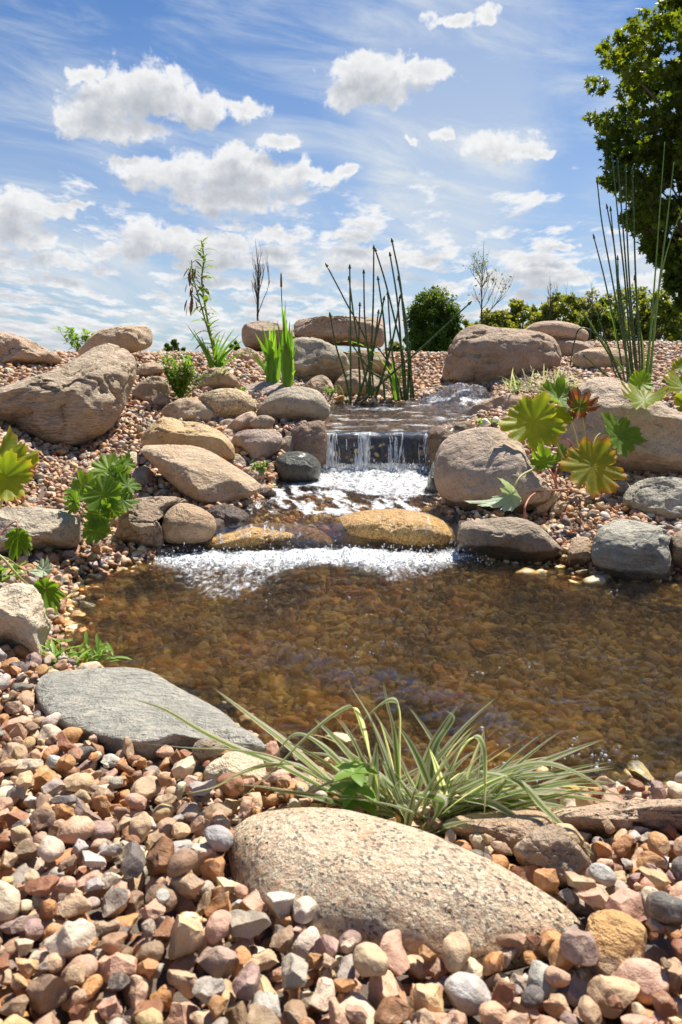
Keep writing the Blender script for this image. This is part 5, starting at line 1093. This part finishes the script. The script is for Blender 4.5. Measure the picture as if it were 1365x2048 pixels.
sword_clump('shorter sword leaved green clump at the left edge of the mauve slab', 546, 766, 5.1, [(510,665),(520,690),(528,660),(535,672),(540,650),(545,655),(548,645),(556,660),(560,680),(566,670),(500,700),(508,720),(525,650),(538,640),(552,668),(570,700)], .028)
sword_clump('taller sword leaved clump with a brown seed spike, on the mauve slab', 578, 772, 5.05, [(563,600),(568,620),(574,635),(580,640),(585,650),(590,675),(596,690),(558,690),(555,640),(566,660),(572,600),(576,662),(592,740),(582,690),(560,720)], .028, [(580,772),(572,690),(565,620),(563,572)])

# ---- tall lance leaved plant
rt = tag(empty('willowherb', Y(432, 745, 5.3)), 'tall leaning plant with narrow leaves rising against the clouds', 'tall weed'); y = 5.3
stp = pxpath([(436,748),(425,690),(412,620),(404,560),(408,520),(403,480)], y, 30); stp2 = pxpath([(440,748),(428,700),(405,620),(388,560),(383,520)], y - .05, 24)
m_ = Mesh(); m_.tube(stp, .0095, .004); m_.tube(stp2, .008, .003); m_.build('stem', G_WIL, rt); m_ = Mesh()
for sp_, n_, L0 in ((stp, 62, .15), (stp2, 40, .12)):
    for i in range(n_):
        s = .12 + .88 * i / n_; p = sp_[min(len(sp_) - 1, int(s * (len(sp_) - 1)))]; a = i * 2.4 + rp.normal(0, .3); L_ = L0 * rp.uniform(.6, 1.15) * (1.15 - .45 * s); el_ = rp.uniform(.2, 1.1)
        small_leaves(m_, p, (math.cos(a) * math.cos(el_), math.sin(a) * math.cos(el_), math.sin(el_)), L_, L_ * .20, 6, rp.uniform(.1, .9))
m_.build('leaves', G_WIL, rt); m_ = Mesh()
for k in range(26):
    p = np.array(Y(380 + rp.uniform(-6, 14), 530 + rp.uniform(0, 85), y)); small_leaves(m_, p, (rp.normal(0, .3), rp.normal(0, .3), -1), rp.uniform(.05, .10), .018, 5, .1)
m_.build('wilted_leaves', G_SEED, rt)
rt = tag(empty('sword_plant', Y(425, 745, 5.25)), 'loose dark green strap leaves at the foot of the tall leaning plant', 'iris'); m_ = Mesh()
for tp in [(373,647),(385,655),(452,660),(470,655),(487,680),(395,680),(500,700),(470,690),(402,670),(440,668),(480,668),(415,690)]:
    m_.ribbon(catmull([Y(428 + rp.normal(0, 8), 750, 5.25), Y(425 + (tp[0] - 425) * .4, 750 + (tp[1] - 750) * .55, 5.2), Y(tp[0], tp[1], 5.2)], 12), rp.uniform(.014, .024), fold=.2, up=(0, -1, .2))
m_.build('blades', G_SWORD, rt)

# ---- leafy bush
def bush(name, label, c_px, y, rx, rz, n, L_, w_, mat, cat, stems=10, spike=0.0):
    b0 = np.array(Y(c_px[0], c_px[1], y)); rt = tag(empty(name, tuple(b0)), label, cat); m_ = Mesh(); s_ = Mesh()
    for k in range(stems):
        a = rp.uniform(0, 6.283); r_ = rx * rp.uniform(.2, 1); top_ = b0 + (math.cos(a) * r_, math.sin(a) * r_ * .8, rz * rp.uniform(.6, 1.1) + spike * rp.rand()); midp = (b0 + top_) / 2 + (math.cos(a) * r_ * .2, 0, .02)
        P = catmull([b0, midp, top_], 14); s_.tube(P, .003, .0015, 4)
        for j in range(n // stems):
            p = P[int(rp.uniform(.15, 1) * (len(P) - 1))]; b_ = rp.uniform(0, 6.283); e_ = rp.uniform(-.1, 1.2); small_leaves(m_, p + rp.normal(0, .008, 3), (math.cos(b_) * math.cos(e_), math.sin(b_) * math.cos(e_), math.sin(e_)), L_ * rp.uniform(.6, 1.2), w_, 5, .25)
    s_.build('stems', mat, rt); m_.build('leaves', mat, rt); return rt
bush('leafy_bush', 'bushy olive green plant with small narrow leaves on the left bank', (362, 802), 4.6, .15, .27, 620, .055, .014, G_BUSH, 'bush', 30)
bush('shrub', 'bright green feathery shrub behind the smooth tan skyline boulder', (165, 712), 6.2, .22, .22, 260, .055, .022, G_WEED, 'shrub', 12)
bush('weed', 'little lime green weed beside the mauve slab', (488, 795), 4.5, .03, .05, 34, .03, .012, G_WEED, 'weed', 4)
bush('weed', 'small green sprig at the foot of the small tan rock by the upper stream', (662, 795), 5.5, .07, .07, 50, .04, .012, G_WEED, 'weed', 6)
bush('creeping_weed', 'creeping green weed between the mauve rock and the amber shallows', (518, 965), 3.6, .045, .10, 130, .022, .015, G_WEED, 'weed', 10)
bush('creeping_weed', 'dark green tuft above the round grey pink boulder', (975, 862), 4.25, .07, .05, 90, .025, .018, G_WEED, 'weed', 8)
bush('forget_me_not', 'sparse yellow green weed with tiny leaves in front of the massive brown boulder', (1035, 790), 5.2, .12, .11, 130, .022, .010, G_WEED, 'weed', 14)
bush('weed', 'fresh green weed with narrow leaves at the left corner of the blue grey slab', (120, 1345), 1.62, .07, .035, 60, .05, .009, G_WEED, 'weed', 10)
bush('weed', 'single upright sprig between the pale cream rock and the pool', (122, 1338), 1.66, .015, .065, 26, .035, .008, G_WEED, 'weed', 3)
bush('weed', 'low green weed leaning over the back edge of the blue grey slab', (185, 1336), 1.6, .05, .02, 30, .05, .008, G_WEED, 'weed', 6)
bush('weed', 'fleshy green weed at the left edge above the pale cream rock', (5, 1165), 2.1, .05, .03, 40, .04, .02, G_WEED, 'weed', 5)
bush('flower_tuft', 'pale leaved tuft low among the gravel behind the leafy bush', (440, 765), 4.9, .07, .08, 60, .05, .014, G_STRIPE2, 'weed', 8)
bush('weed', 'yellow green shoots among the jointed stems in the gravel', (790, 780), 6.0, .08, .16, 60, .05, .018, G_WEED, 'weed', 6)
# pale grass tuft by the big brown boulder
rt = tag(empty('silver_grass', Y(1125, 782, 5.0)), 'pale silvery grass tuft right of the massive brown boulder', 'grass plant'); m_ = Mesh()
for k in range(130):
    a = rp.uniform(0, 6.283); e_ = rp.uniform(.25, 1.35); ln = rp.uniform(.12, .30); o_ = np.array(Y(1122 + rp.normal(0, 14), 782, 5.0)) + (0, rp.normal(0, .04), 0); d_ = np.array([math.cos(a) * math.cos(e_), math.sin(a) * math.cos(e_), math.sin(e_)])
    if k % 4 == 0: o_[0] -= .22 + rp.normal(0, .03); d_[0] = -abs(d_[0]); 
    m_.ribbon(np.array([o_ + d_ * ln * s + np.array([0, 0, -.35 * ln * s * s]) for s in np.linspace(0, 1, 9)]), .009, fold=.3)
m_.build('blades', G_STRIPE2, rt)

# ---- big lobed leaves on stalks
def lobed(parent, px, py, y, rad_px, n, roll, mat, cup=.18, ruff=.025, lobes=9, squash=1.0, droop=0.0, bend=None):
    C = np.array(Y(px, py, y)); n = np.array(n, float); n /= np.linalg.norm(n); a = np.cross(n, (0, 0, 1.0)); a /= np.linalg.norm(a); b = np.cross(n, a); rad = rad_px * y / F * 1.08
    K, Rn = 117, 9; sd_ = rp.randint(1000); V = [C + 0 * n]; UV = [(.5, .5)]; X = [0.0]; th = np.arange(K) * 2 * np.pi / K
    lob = np.abs(np.sin(4.5 * th)) if lobes == 9 else np.abs(np.sin(lobes / 2 * th))
    dep = np.repeat(rp.uniform(.10, .36, 9), 13)[:K]; out_ = 1 - dep * lob ** 8 * (1 + .12 * np.sin(th * 2 + sd_)) ; out_ *= 1 - .10 * np.abs(np.sin(th * 13.5)) ** .6 - .05 * rp.uniform(0, 1, K); out_ *= 1 + .08 * np.sin(th + sd_) + .09 * np.sin(3 * th + sd_ * 2) + .06 * np.sin(5 * th + sd_)
    for i in range(1, Rn + 1):
        s = i / Rn
        for k in range(K):
            r = out_[k] ** (s ** 1.5) * s if s < 1 else out_[k]; r = s * (1 + (out_[k] - 1) * s ** 1.3)
            x, y_ = r * math.cos(th[k]) * squash, r * math.sin(th[k])
            z = cup * (r * r) * (1 + .8 * math.sin(2 * th[k] + sd_)) + ruff * r * math.cos(9 * th[k]) + .06 * r * r * math.sin(3 * th[k] + sd_) + .04 * s ** 3 * math.sin(17 * th[k] + sd_)
            if bend is not None: z += bend * x * abs(x) * 1.0
            rr = roll; xr, yr = x * math.cos(rr) - y_ * math.sin(rr), x * math.sin(rr) + y_ * math.cos(rr)
            p = C + (a * xr + b * yr + n * z) * rad; p[2] -= droop * rad * r * r; V.append(p); UV.append((.5 + .5 * r * math.cos(th[k]), .5 + .5 * r * math.sin(th[k]))); X.append(s)
    Fc = [[0, 1 + k, 1 + (k + 1) % K] for k in range(K)] + [[1 + (i - 1) * K + k, 1 + i * K + k, 1 + i * K + (k + 1) % K, 1 + (i - 1) * K + (k + 1) % K] for i in range(1, Rn) for k in range(K)]
    m_ = Mesh(); m_.add(V, Fc, UV, rp.rand() * .4, np.array(X)); return m_.build('leaf', mat, parent)
def stalk(parent, pts, r=.0035, mat=None): return Mesh().tube(catmull([Y(*p) for p in pts], 16), r * 1.2, r * .8, 6).build('stalk', mat or G_STALK, parent)
cr = (1150, 985)
rt = tag(empty('umbrella_plant', Y(*cr, 3.18)), 'broad lobed leaves turning yellow and orange at the rims, on tall stalks at the right', 'leafy plant')
lobed(rt, 1068, 843, 3.1, 62, (-.15, -.85, .5), .2, G_PALMY, .12); lobed(rt, 1186, 932, 2.95, 66, (.05, -.85, .55), .0, G_PALMR, .10)
lobed(rt, 1240, 872, 3.3, 50, (.35, -.7, .6), .5, G_PALM, .2); lobed(rt, 1290, 800, 3.4, 48, (-.1, -.35, 1.0), .3, G_PALMY, .35)
lobed(rt, 1118, 798, 3.35, 48, (.2, -.6, .8), .1, G_PALM, .3); lobed(rt, 1160, 812, 3.3, 34, (.0, -.8, .5), .6, G_PALMB, .4, .16); lobed(rt, 1088, 924, 3.0, 27, (-.3, -.8, .5), .2, G_PALM, .5, .12)
lobed(rt, 1128, 918, 3.25, 30, (.3, -.6, .4), .2, G_PALM, .3); lobed(rt, 1022, 990, 2.85, 34, (-.7, -.35, .35), .9, G_PALE, .9, .1, droop=.35, bend=.5); lobed(rt, 1122, 835, 3.32, 26, (.1, -.7, .7), .1, G_PALMY, .3)
for s_, mt in [([(1160,975,3.2),(1125,912,3.15),(1105,870,3.12),(1072,850,3.11)],None),([(1165,975,3.2),(1180,955,3.0),(1186,935,2.96)],None),([(1175,975,3.2),(1185,900,3.25),(1200,868,3.3),(1238,872,3.3)],None),([(1175,975,3.2),(1230,890,3.3),(1262,835,3.38),(1288,802,3.4)],None),
               ([(1158,975,3.2),(1155,890,3.3),(1140,840,3.33),(1122,808,3.34)],None),([(1168,975,3.2),(1172,890,3.28),(1164,835,3.3),(1160,818,3.3)],None),([(1115,978,3.1),(1105,950,3.05),(1092,932,3.01)],G_RSTALK),([(1050,1038,2.8),(1052,1010,2.82),(1075,985,2.95),(1145,978,3.1)],G_RSTALK),
               ([(1112,975,3.1),(1113,940,3.1),(1120,922,3.2)],G_RSTALK),([(1075,935,3.0),(1045,950,2.9),(1032,968,2.86),(1026,985,2.85)],None),([(1080,875,3.2),(1110,875,3.2),(1140,882,3.2),(1141,900,3.2)],G_RSTALK)]: stalk(rt, s_, .004, mt)
rt = tag(empty('umbrella_plant', Y(1375, 880, 3.6)), 'yellow green lobed leaves entering at the right picture edge', 'leafy plant')
for q_ in [(1372,775,3.7,44,(-.2,-.6,.8)),(1392,815,3.6,44,(-.3,-.7,.5)),(1280,765,3.75,26,(.1,-.8,.5)),(1365,735,3.8,22,(0,-.7,.7))]: lobed(rt, q_[0], q_[1], q_[2], q_[3], q_[4], rp.uniform(0, 1), G_PALMY if q_[0] != 1280 else G_PALM, .25)
stalk(rt, [(1375,880,3.6),(1385,840,3.6),(1375,780,3.7)]); stalk(rt, [(1375,880,3.6),(1340,830,3.7),(1282,770,3.75)]); stalk(rt, [(1380,880,3.6),(1378,800,3.7),(1366,738,3.8)])
rt = tag(empty('lobed_plant', Y(205, 1062, 2.62)), 'lush bright green lobed plant beside the squared grey stone block', 'leafy plant')
for q_ in [(165,978,2.60,42,(-.3,-.7,.7)),(218,940,2.66,38,(.0,-.7,.9)),(250,928,2.70,24,(.3,-.6,.9)),(246,1000,2.55,30,(.5,-.7,.5)),(208,990,2.52,42,(.0,-.9,.5)),(198,1030,2.50,32,(-.2,-.9,.4)),(195,1062,2.48,30,(0,-.9,.5)),(256,972,2.6,26,(.5,-.6,.8)),(232,960,2.62,30,(.2,-.8,.7)),(150,1005,2.55,26,(-.6,-.7,.3)),(222,1018,2.5,22,(.3,-.8,.2))]:
    lobed(rt, q_[0], q_[1], q_[2], q_[3], q_[4], rp.uniform(0, 6), G_PALM, .2, .05); stalk(rt, [(205,1075,2.62),((205 + q_[0]) / 2 + 4, (1075 + q_[1]) / 2, 2.64),(q_[0], q_[1], q_[2])], .003)
rt = tag(empty('umbrella_plant', Y(0, 1010, 2.75)), 'large yellow rimmed lobed leaf entering at the left edge above the squared stone block', 'leafy plant')
lobed(rt, 0, 925, 2.7, 74, (.05, -.45, .95), .4, G_PALMY, .25, .1); lobed(rt, 10, 955, 2.6, 52, (.3, -.8, .3), .2, G_PALMY, .3); stalk(rt, [(-5,1030,2.75),(8,990,2.7),(15,950,2.65),(5,930,2.7)], .005)
rt = tag(empty('drooping_plant', Y(-30, 1150, 1.9)), 'drooping pale lobed leaves on reddish stalks at the left edge beside the pale cream rock', 'leafy plant')
lobed(rt, 92, 1178, 1.98, 40, (.55, -.6, .25), .3, G_PALM, .3, .1, squash=.75, droop=.4); lobed(rt, 86, 1140, 2.05, 28, (-.1, -.5, .9), .3, G_PALE, .3, .1, squash=.8); lobed(rt, 38, 1072, 2.1, 36, (.25, -.75, .2), .1, G_PALM, .5, .15, squash=.75, droop=.6)
stalk(rt, [(-40,1105,1.95),(0,1112,1.95),(35,1150,1.95),(62,1172,1.97),(92,1176,1.98)], .0035); stalk(rt, [(-40,1120,1.95),(-15,1090,2.05),(8,1060,2.1),(32,1043,2.12),(36,1060,2.1)], .0025, G_RSTALK); stalk(rt, [(-40,1105,1.95),(10,1115,1.98),(50,1140,2.03),(86,1142,2.05)], .002, G_STALK)

# ================================================================== trees
def bark_mat(name, a, b_):
    m_, t, o = new_mat(name); P = t.new('ShaderNodeTexCoord').outputs['Object']; n_ = t.noise(t.vm('MULTIPLY', P, (1, 1, .25)), 22, 5, .7)
    principled(t, o, Base_Color=t.mix(n_, a, b_), Roughness=.9, Normal=t.bump(n_, .02)); return m_
M_BARK = bark_mat('bark', (.13, .09, .065), (.34, .27, .20)); M_TWIG = bark_mat('twig_bark', (.09, .065, .05), (.17, .13, .10))
def foliage_mat(name, ca, cb, trans=.45, scale=1.0):
    m_, t, o = new_mat(name); P = t.new('ShaderNodeNewGeometry').outputs['Position']; rn = t.attr('rnd')
    c = t.mix(t.ss(t.noise(P, scale, 3, .6), .38, .62), ca, cb); c = t.mix(rn, t.mix(1.0, c, (.6, .62, .6), 'MULTIPLY'), t.mix(1.0, c, (1.35, 1.25, 1.1), 'MULTIPLY'))
    b = t.new('ShaderNodeBsdfPrincipled'); t.put(b.inputs['Base Color'], c); b.inputs['Roughness'].default_value = .42
    tl = t.new('ShaderNodeBsdfTranslucent'); t.put(tl.inputs['Color'], t.mix(1.0, c, (1.5, 1.4, .6), 'MULTIPLY')); t.l.new(t.shmix(trans, b.outputs[0], tl.outputs[0]), o.inputs[0]); return m_
F_MAPLE = foliage_mat('maple_leaves', (.085, .14, .013), (.165, .22, .02), .5, .9); F_ROUND = foliage_mat('round_tree_leaves', (.07, .13, .014), (.14, .21, .025), .45, .5); F_AIRY = foliage_mat('airy_leaves', (.16, .20, .03), (.26, .29, .05), .5, .2); F_SPRIG = foliage_mat('sprig_leaves', (.15, .17, .05), (.22, .23, .08), .5, 2)
STAR = np.array([(0, -.5), (.12, -.18), (.5, -.28), (.3, 0), (.48, .26), (.18, .22), (0, .55), (-.18, .22), (-.48, .26), (-.3, 0), (-.5, -.28), (-.12, -.18)])
QUAD = np.array([(0, -.5), (.3, 0), (0, .5), (-.3, 0)])
def leaf_cloud(name, pts, size, mat, parent, shape, nrm=None):
    n = len(pts); k = len(shape); A = rp.normal(size=(n, 3)); A[:, 2] *= .8; A /= np.linalg.norm(A, axis=1, keepdims=True); N = rp.normal(size=(n, 3)) * .8; N[:, 2] += .7
    B = np.cross(A, N); B /= np.linalg.norm(B, axis=1, keepdims=True) + 1e-9; Cc = np.cross(A, B); sz = size * rp.uniform(.6, 1.3, n)
    V = pts[:, None, :] + (A[:, None, :] * shape[None, :, 1:2] + B[:, None, :] * shape[None, :, 0:1] + Cc[:, None, :] * (np.abs(shape[None, :, 0:1]) * .35)) * sz[:, None, None]
    Fc = np.arange(n * k, dtype=np.int32).reshape(n, k); return mesh_obj(name, V.reshape(-1, 3), Fc, mat, parent=parent, attrs={'rnd': np.repeat(rp.uniform(size=n), k)}, smooth=False)
def grow(m_, p, d, ln, r, depth, tips, spread=.5, upw=.3, kids=3, seg=5):
    P = [np.array(p)]; d = np.array(d, float)
    for i in range(seg): d = d + rp.normal(0, .10, 3) + np.array([0, 0, upw * .12]); d /= np.linalg.norm(d); P.append(P[-1] + d * ln / seg)
    m_.tube(np.array(P), r, r * .55, 5); tips.append(P[-1]); tips.append(P[len(P) // 2])
    if depth > 0:
        for k in range(kids):
            s = rp.uniform(.35, 1); q = P[int(s * seg)]; dd = d + rp.normal(0, spread, 3); dd[2] += upw * .3; dd /= np.linalg.norm(dd); grow(m_, q, dd, ln * rp.uniform(.55, .8), r * .55, depth - 1, tips, spread, upw, kids, seg)
# the maple
mb = np.array([Y(1385, 690, 12.0)[0], 12.0, -.32]); rt = tag(empty('maple_tree', tuple(mb)), 'big dark maple cut off by the right picture edge', 'tree')
prof = [(-120,1400),(-60,1345),(0,1300),(30,1262),(70,1225),(90,1180),(110,1166),(150,1165),(200,1160),(245,1160),(275,1190),(300,1178),(345,1178),(370,1168),(395,1212),(430,1232),(465,1240),(500,1278),(540,1318),(580,1318),(600,1350),(618,1385)]
zs = np.array([Y(1385, p[0], 12.0)[2] for p in prof])[::-1]; rs_ = np.array([mb[0] - Y(p[1] + 18, p[0], 12.0)[0] for p in prof])[::-1]
m_ = Mesh(); m_.tube(catmull([mb, mb + (.02, 0, 1.2), mb + (-.05, 0, 2.5), mb + (.05, 0, 4.0), mb + (0, 0, 5.6)], 20), .125, .03, 10); clumps = []
for k in range(560):
    z = rp.uniform(zs[0], zs[-1])
    if z < 3.3 and k % 5 < 2: continue
    R_ = np.interp(z, zs, rs_); a = rp.uniform(0, 6.283); r = R_ * (rp.uniform(.0, 1) ** .45); c_ = mb + np.array([math.cos(a) * r, math.sin(a) * r, 0]); c_[2] = z; cs = rp.uniform(.13, .29)
    if r > R_ - cs * .7: c_[:2] = mb[:2] + (c_[:2] - mb[:2]) * (R_ - cs * .75) / max(r, .01)
    clumps.append((c_, cs))
    if k % 4 == 0: st_ = mb + np.array([0, 0, max(.9, (z - mb[2]) * .72)]); m_.tube(catmull([st_, (st_ + c_) / 2 + (0, 0, .12), c_], 7), .028, .006, 5)
m_.build('trunk', M_BARK, rt)
pts = []
for c_, cs in clumps:
    n_ = int(1500 * cs * cs); u = rp.normal(size=(n_, 3)); u /= np.linalg.norm(u, axis=1, keepdims=True); pts.append(c_ + u * (rp.uniform(.25, 1, (n_, 1)) ** .5) * cs * np.array([1, 1, .75]))
leaf_cloud('crown', np.concatenate(pts), .115, F_MAPLE, rt, STAR)
# round dense tree, trees of the far row
def far_tree(name, label, px, y, top_py, w_px, mat, n, lf, base_py=None, cat='tree', group=None, nc=60, dens=1.0, squat=.55):
    b0 = np.array([Y(px, 700, y)[0], y, -.35]); zt = Y(px, top_py, y)[2]; H_ = (zt - b0[2]) * 1.10; R_ = w_px / 2 * y / F; rt = tag(empty(name, tuple(b0)), label, cat, group)
    m_ = Mesh(); m_.tube([b0, b0 + (0, 0, H_ * .4), b0 + (0, 0, H_ * .8)], .05 * H_ ** .7 * .6, .02, 7); pts = []
    for k in range(nc):
        u = rp.normal(size=3); u /= np.linalg.norm(u); f = rp.uniform(.35, 1) ** .5; cz = b0[2] + H_ * (1 - squat) ; c_ = np.array([b0[0], y, cz]) + u * np.array([R_ * .84, R_ * .84, H_ * squat * .86]) * f; cs = R_ * rp.uniform(.14, .26)
        q_ = rp.normal(size=(n // nc, 3)); q_ /= np.linalg.norm(q_, axis=1, keepdims=True); pts.append(c_ + q_ * cs * rp.uniform(.3, 1, (n // nc, 1)))
        if k % 4 == 0: m_.tube([b0 + (0, 0, H_ * .35), (b0 + (0, 0, H_ * .35) + c_) / 2 + (0, 0, .1), c_], .03 * R_, .008 * R_, 4)
    m_.build('trunk', M_BARK, rt); leaf_cloud('crown', np.concatenate(pts), lf, mat, rt, QUAD); return rt
far_tree('round_tree', 'dense round dark green tree on the skyline right of the jointed stems', 868, 42.0, 583, 122, F_ROUND, 26000, .16, nc=330, squat=.50)
TL = [(985,62,618,110,'lowest yellowish tree next to the sapling left of the massive boulder'),(1040,66,606,120,'olive tree right behind the bare twig sapling'),(1075,70,612,100,'tree above the left end of the oblong boulder'),(1118,64,592,120,'tallest olive tree behind the oblong boulder'),(1165,70,598,110,'airy tree just left of the tall jointed stems'),(1205,60,592,120,'airy tree directly behind the tall jointed stems'),(1255,66,580,130,'airy tree between jointed stems and maple'),(1315,60,590,130,'dark green tree left of the maple trunk'),(1370,64,600,110,'green tree behind the maple trunk'),(940,72,640,60,'small distant tree at the right foot of the round tree')]
for px, y, tp, w_, lb in TL: far_tree('olive_tree', lb, px, float(y), tp, w_, F_AIRY, 5200, .36, group='row of trees beyond the gravel crest', nc=60, squat=.5)
far_tree('far_bush', 'small dark bush peeping over the gravel crest behind the leafy bush', 346, 26.0, 680, 56, F_ROUND, 2600, .13, cat='bush', nc=26, squat=.4)
far_tree('far_bush', 'tiny pale green bush on the crest left of the angular boulder', 470, 20.0, 686, 40, F_AIRY, 900, .10, cat='bush', nc=12, squat=.4)
far_tree('far_bush', 'low green bush at the left foot of the round tree', 795, 48.0, 672, 66, F_AIRY, 2200, .22, cat='bush', nc=24, squat=.4)
def sapling(label, px, y, base_py, top_py, spread, kids, leaves=0, upw=.9, depth=3, r=.022, lf=.05):
    b0 = np.array([Y(px, 700, y)[0], y, -.35]); zt = Y(px, top_py, y)[2]; zb = Y(px, base_py, y)[2]; rt = tag(empty('sapling', tuple(b0)), label, 'young tree'); m_ = Mesh(); tips = []
    m_.tube(catmull([b0, b0 + (.02, 0, (zb - b0[2]) * .6), (b0[0], y, zb)], 8), r * 1.3, r, 6); H_ = zt - zb; st_ = np.array([b0[0], y, zb]); P = catmull([st_, st_ + (rp.normal(0, .03), 0, H_ * .45), st_ + (rp.normal(0, .05), 0, H_)], 14); m_.tube(P, r, r * .15, 5)
    for k in range(kids):
        s = rp.uniform(.02, .75); q = P[int(s * (len(P) - 1))]; a = rp.uniform(0, 6.283); grow(m_, q, (math.cos(a) * spread, math.sin(a) * spread, 1), H_ * (1 - s) * rp.uniform(.35, .6), r * .42 * (1 - .4 * s), depth - 1, tips, .32 * spread + .1, upw, 2, 6)
    m_.build('trunk', M_TWIG, rt)
    if leaves:
        tp = np.array(tips); pts = tp[rp.randint(len(tp), size=leaves)] + rp.normal(0, .04, (leaves, 3)); leaf_cloud('leaves', pts, lf, F_SPRIG, rt, QUAD)
sapling('leafless upright sapling rising behind the angular crest boulder', 517, 14.0, 632, 478, .30, 16, 0, 1.6, 3, .02)
sapling('thin sapling with tiny sparse leaves left of the massive brown boulder', 962, 14.0, 650, 482, .75, 14, 230, .5, 3, .018, .05)
sapling('faint leafless sapling above the oblong boulder', 1096, 30.0, 640, 552, .6, 12, 0, .6, 3, .03)
sapling('small thinly leaved sapling left of the tall jointed stems', 1178, 30.0, 640, 566, .7, 12, 200, .5, 3, .03, .10)
# grey chimney-like post among the trees
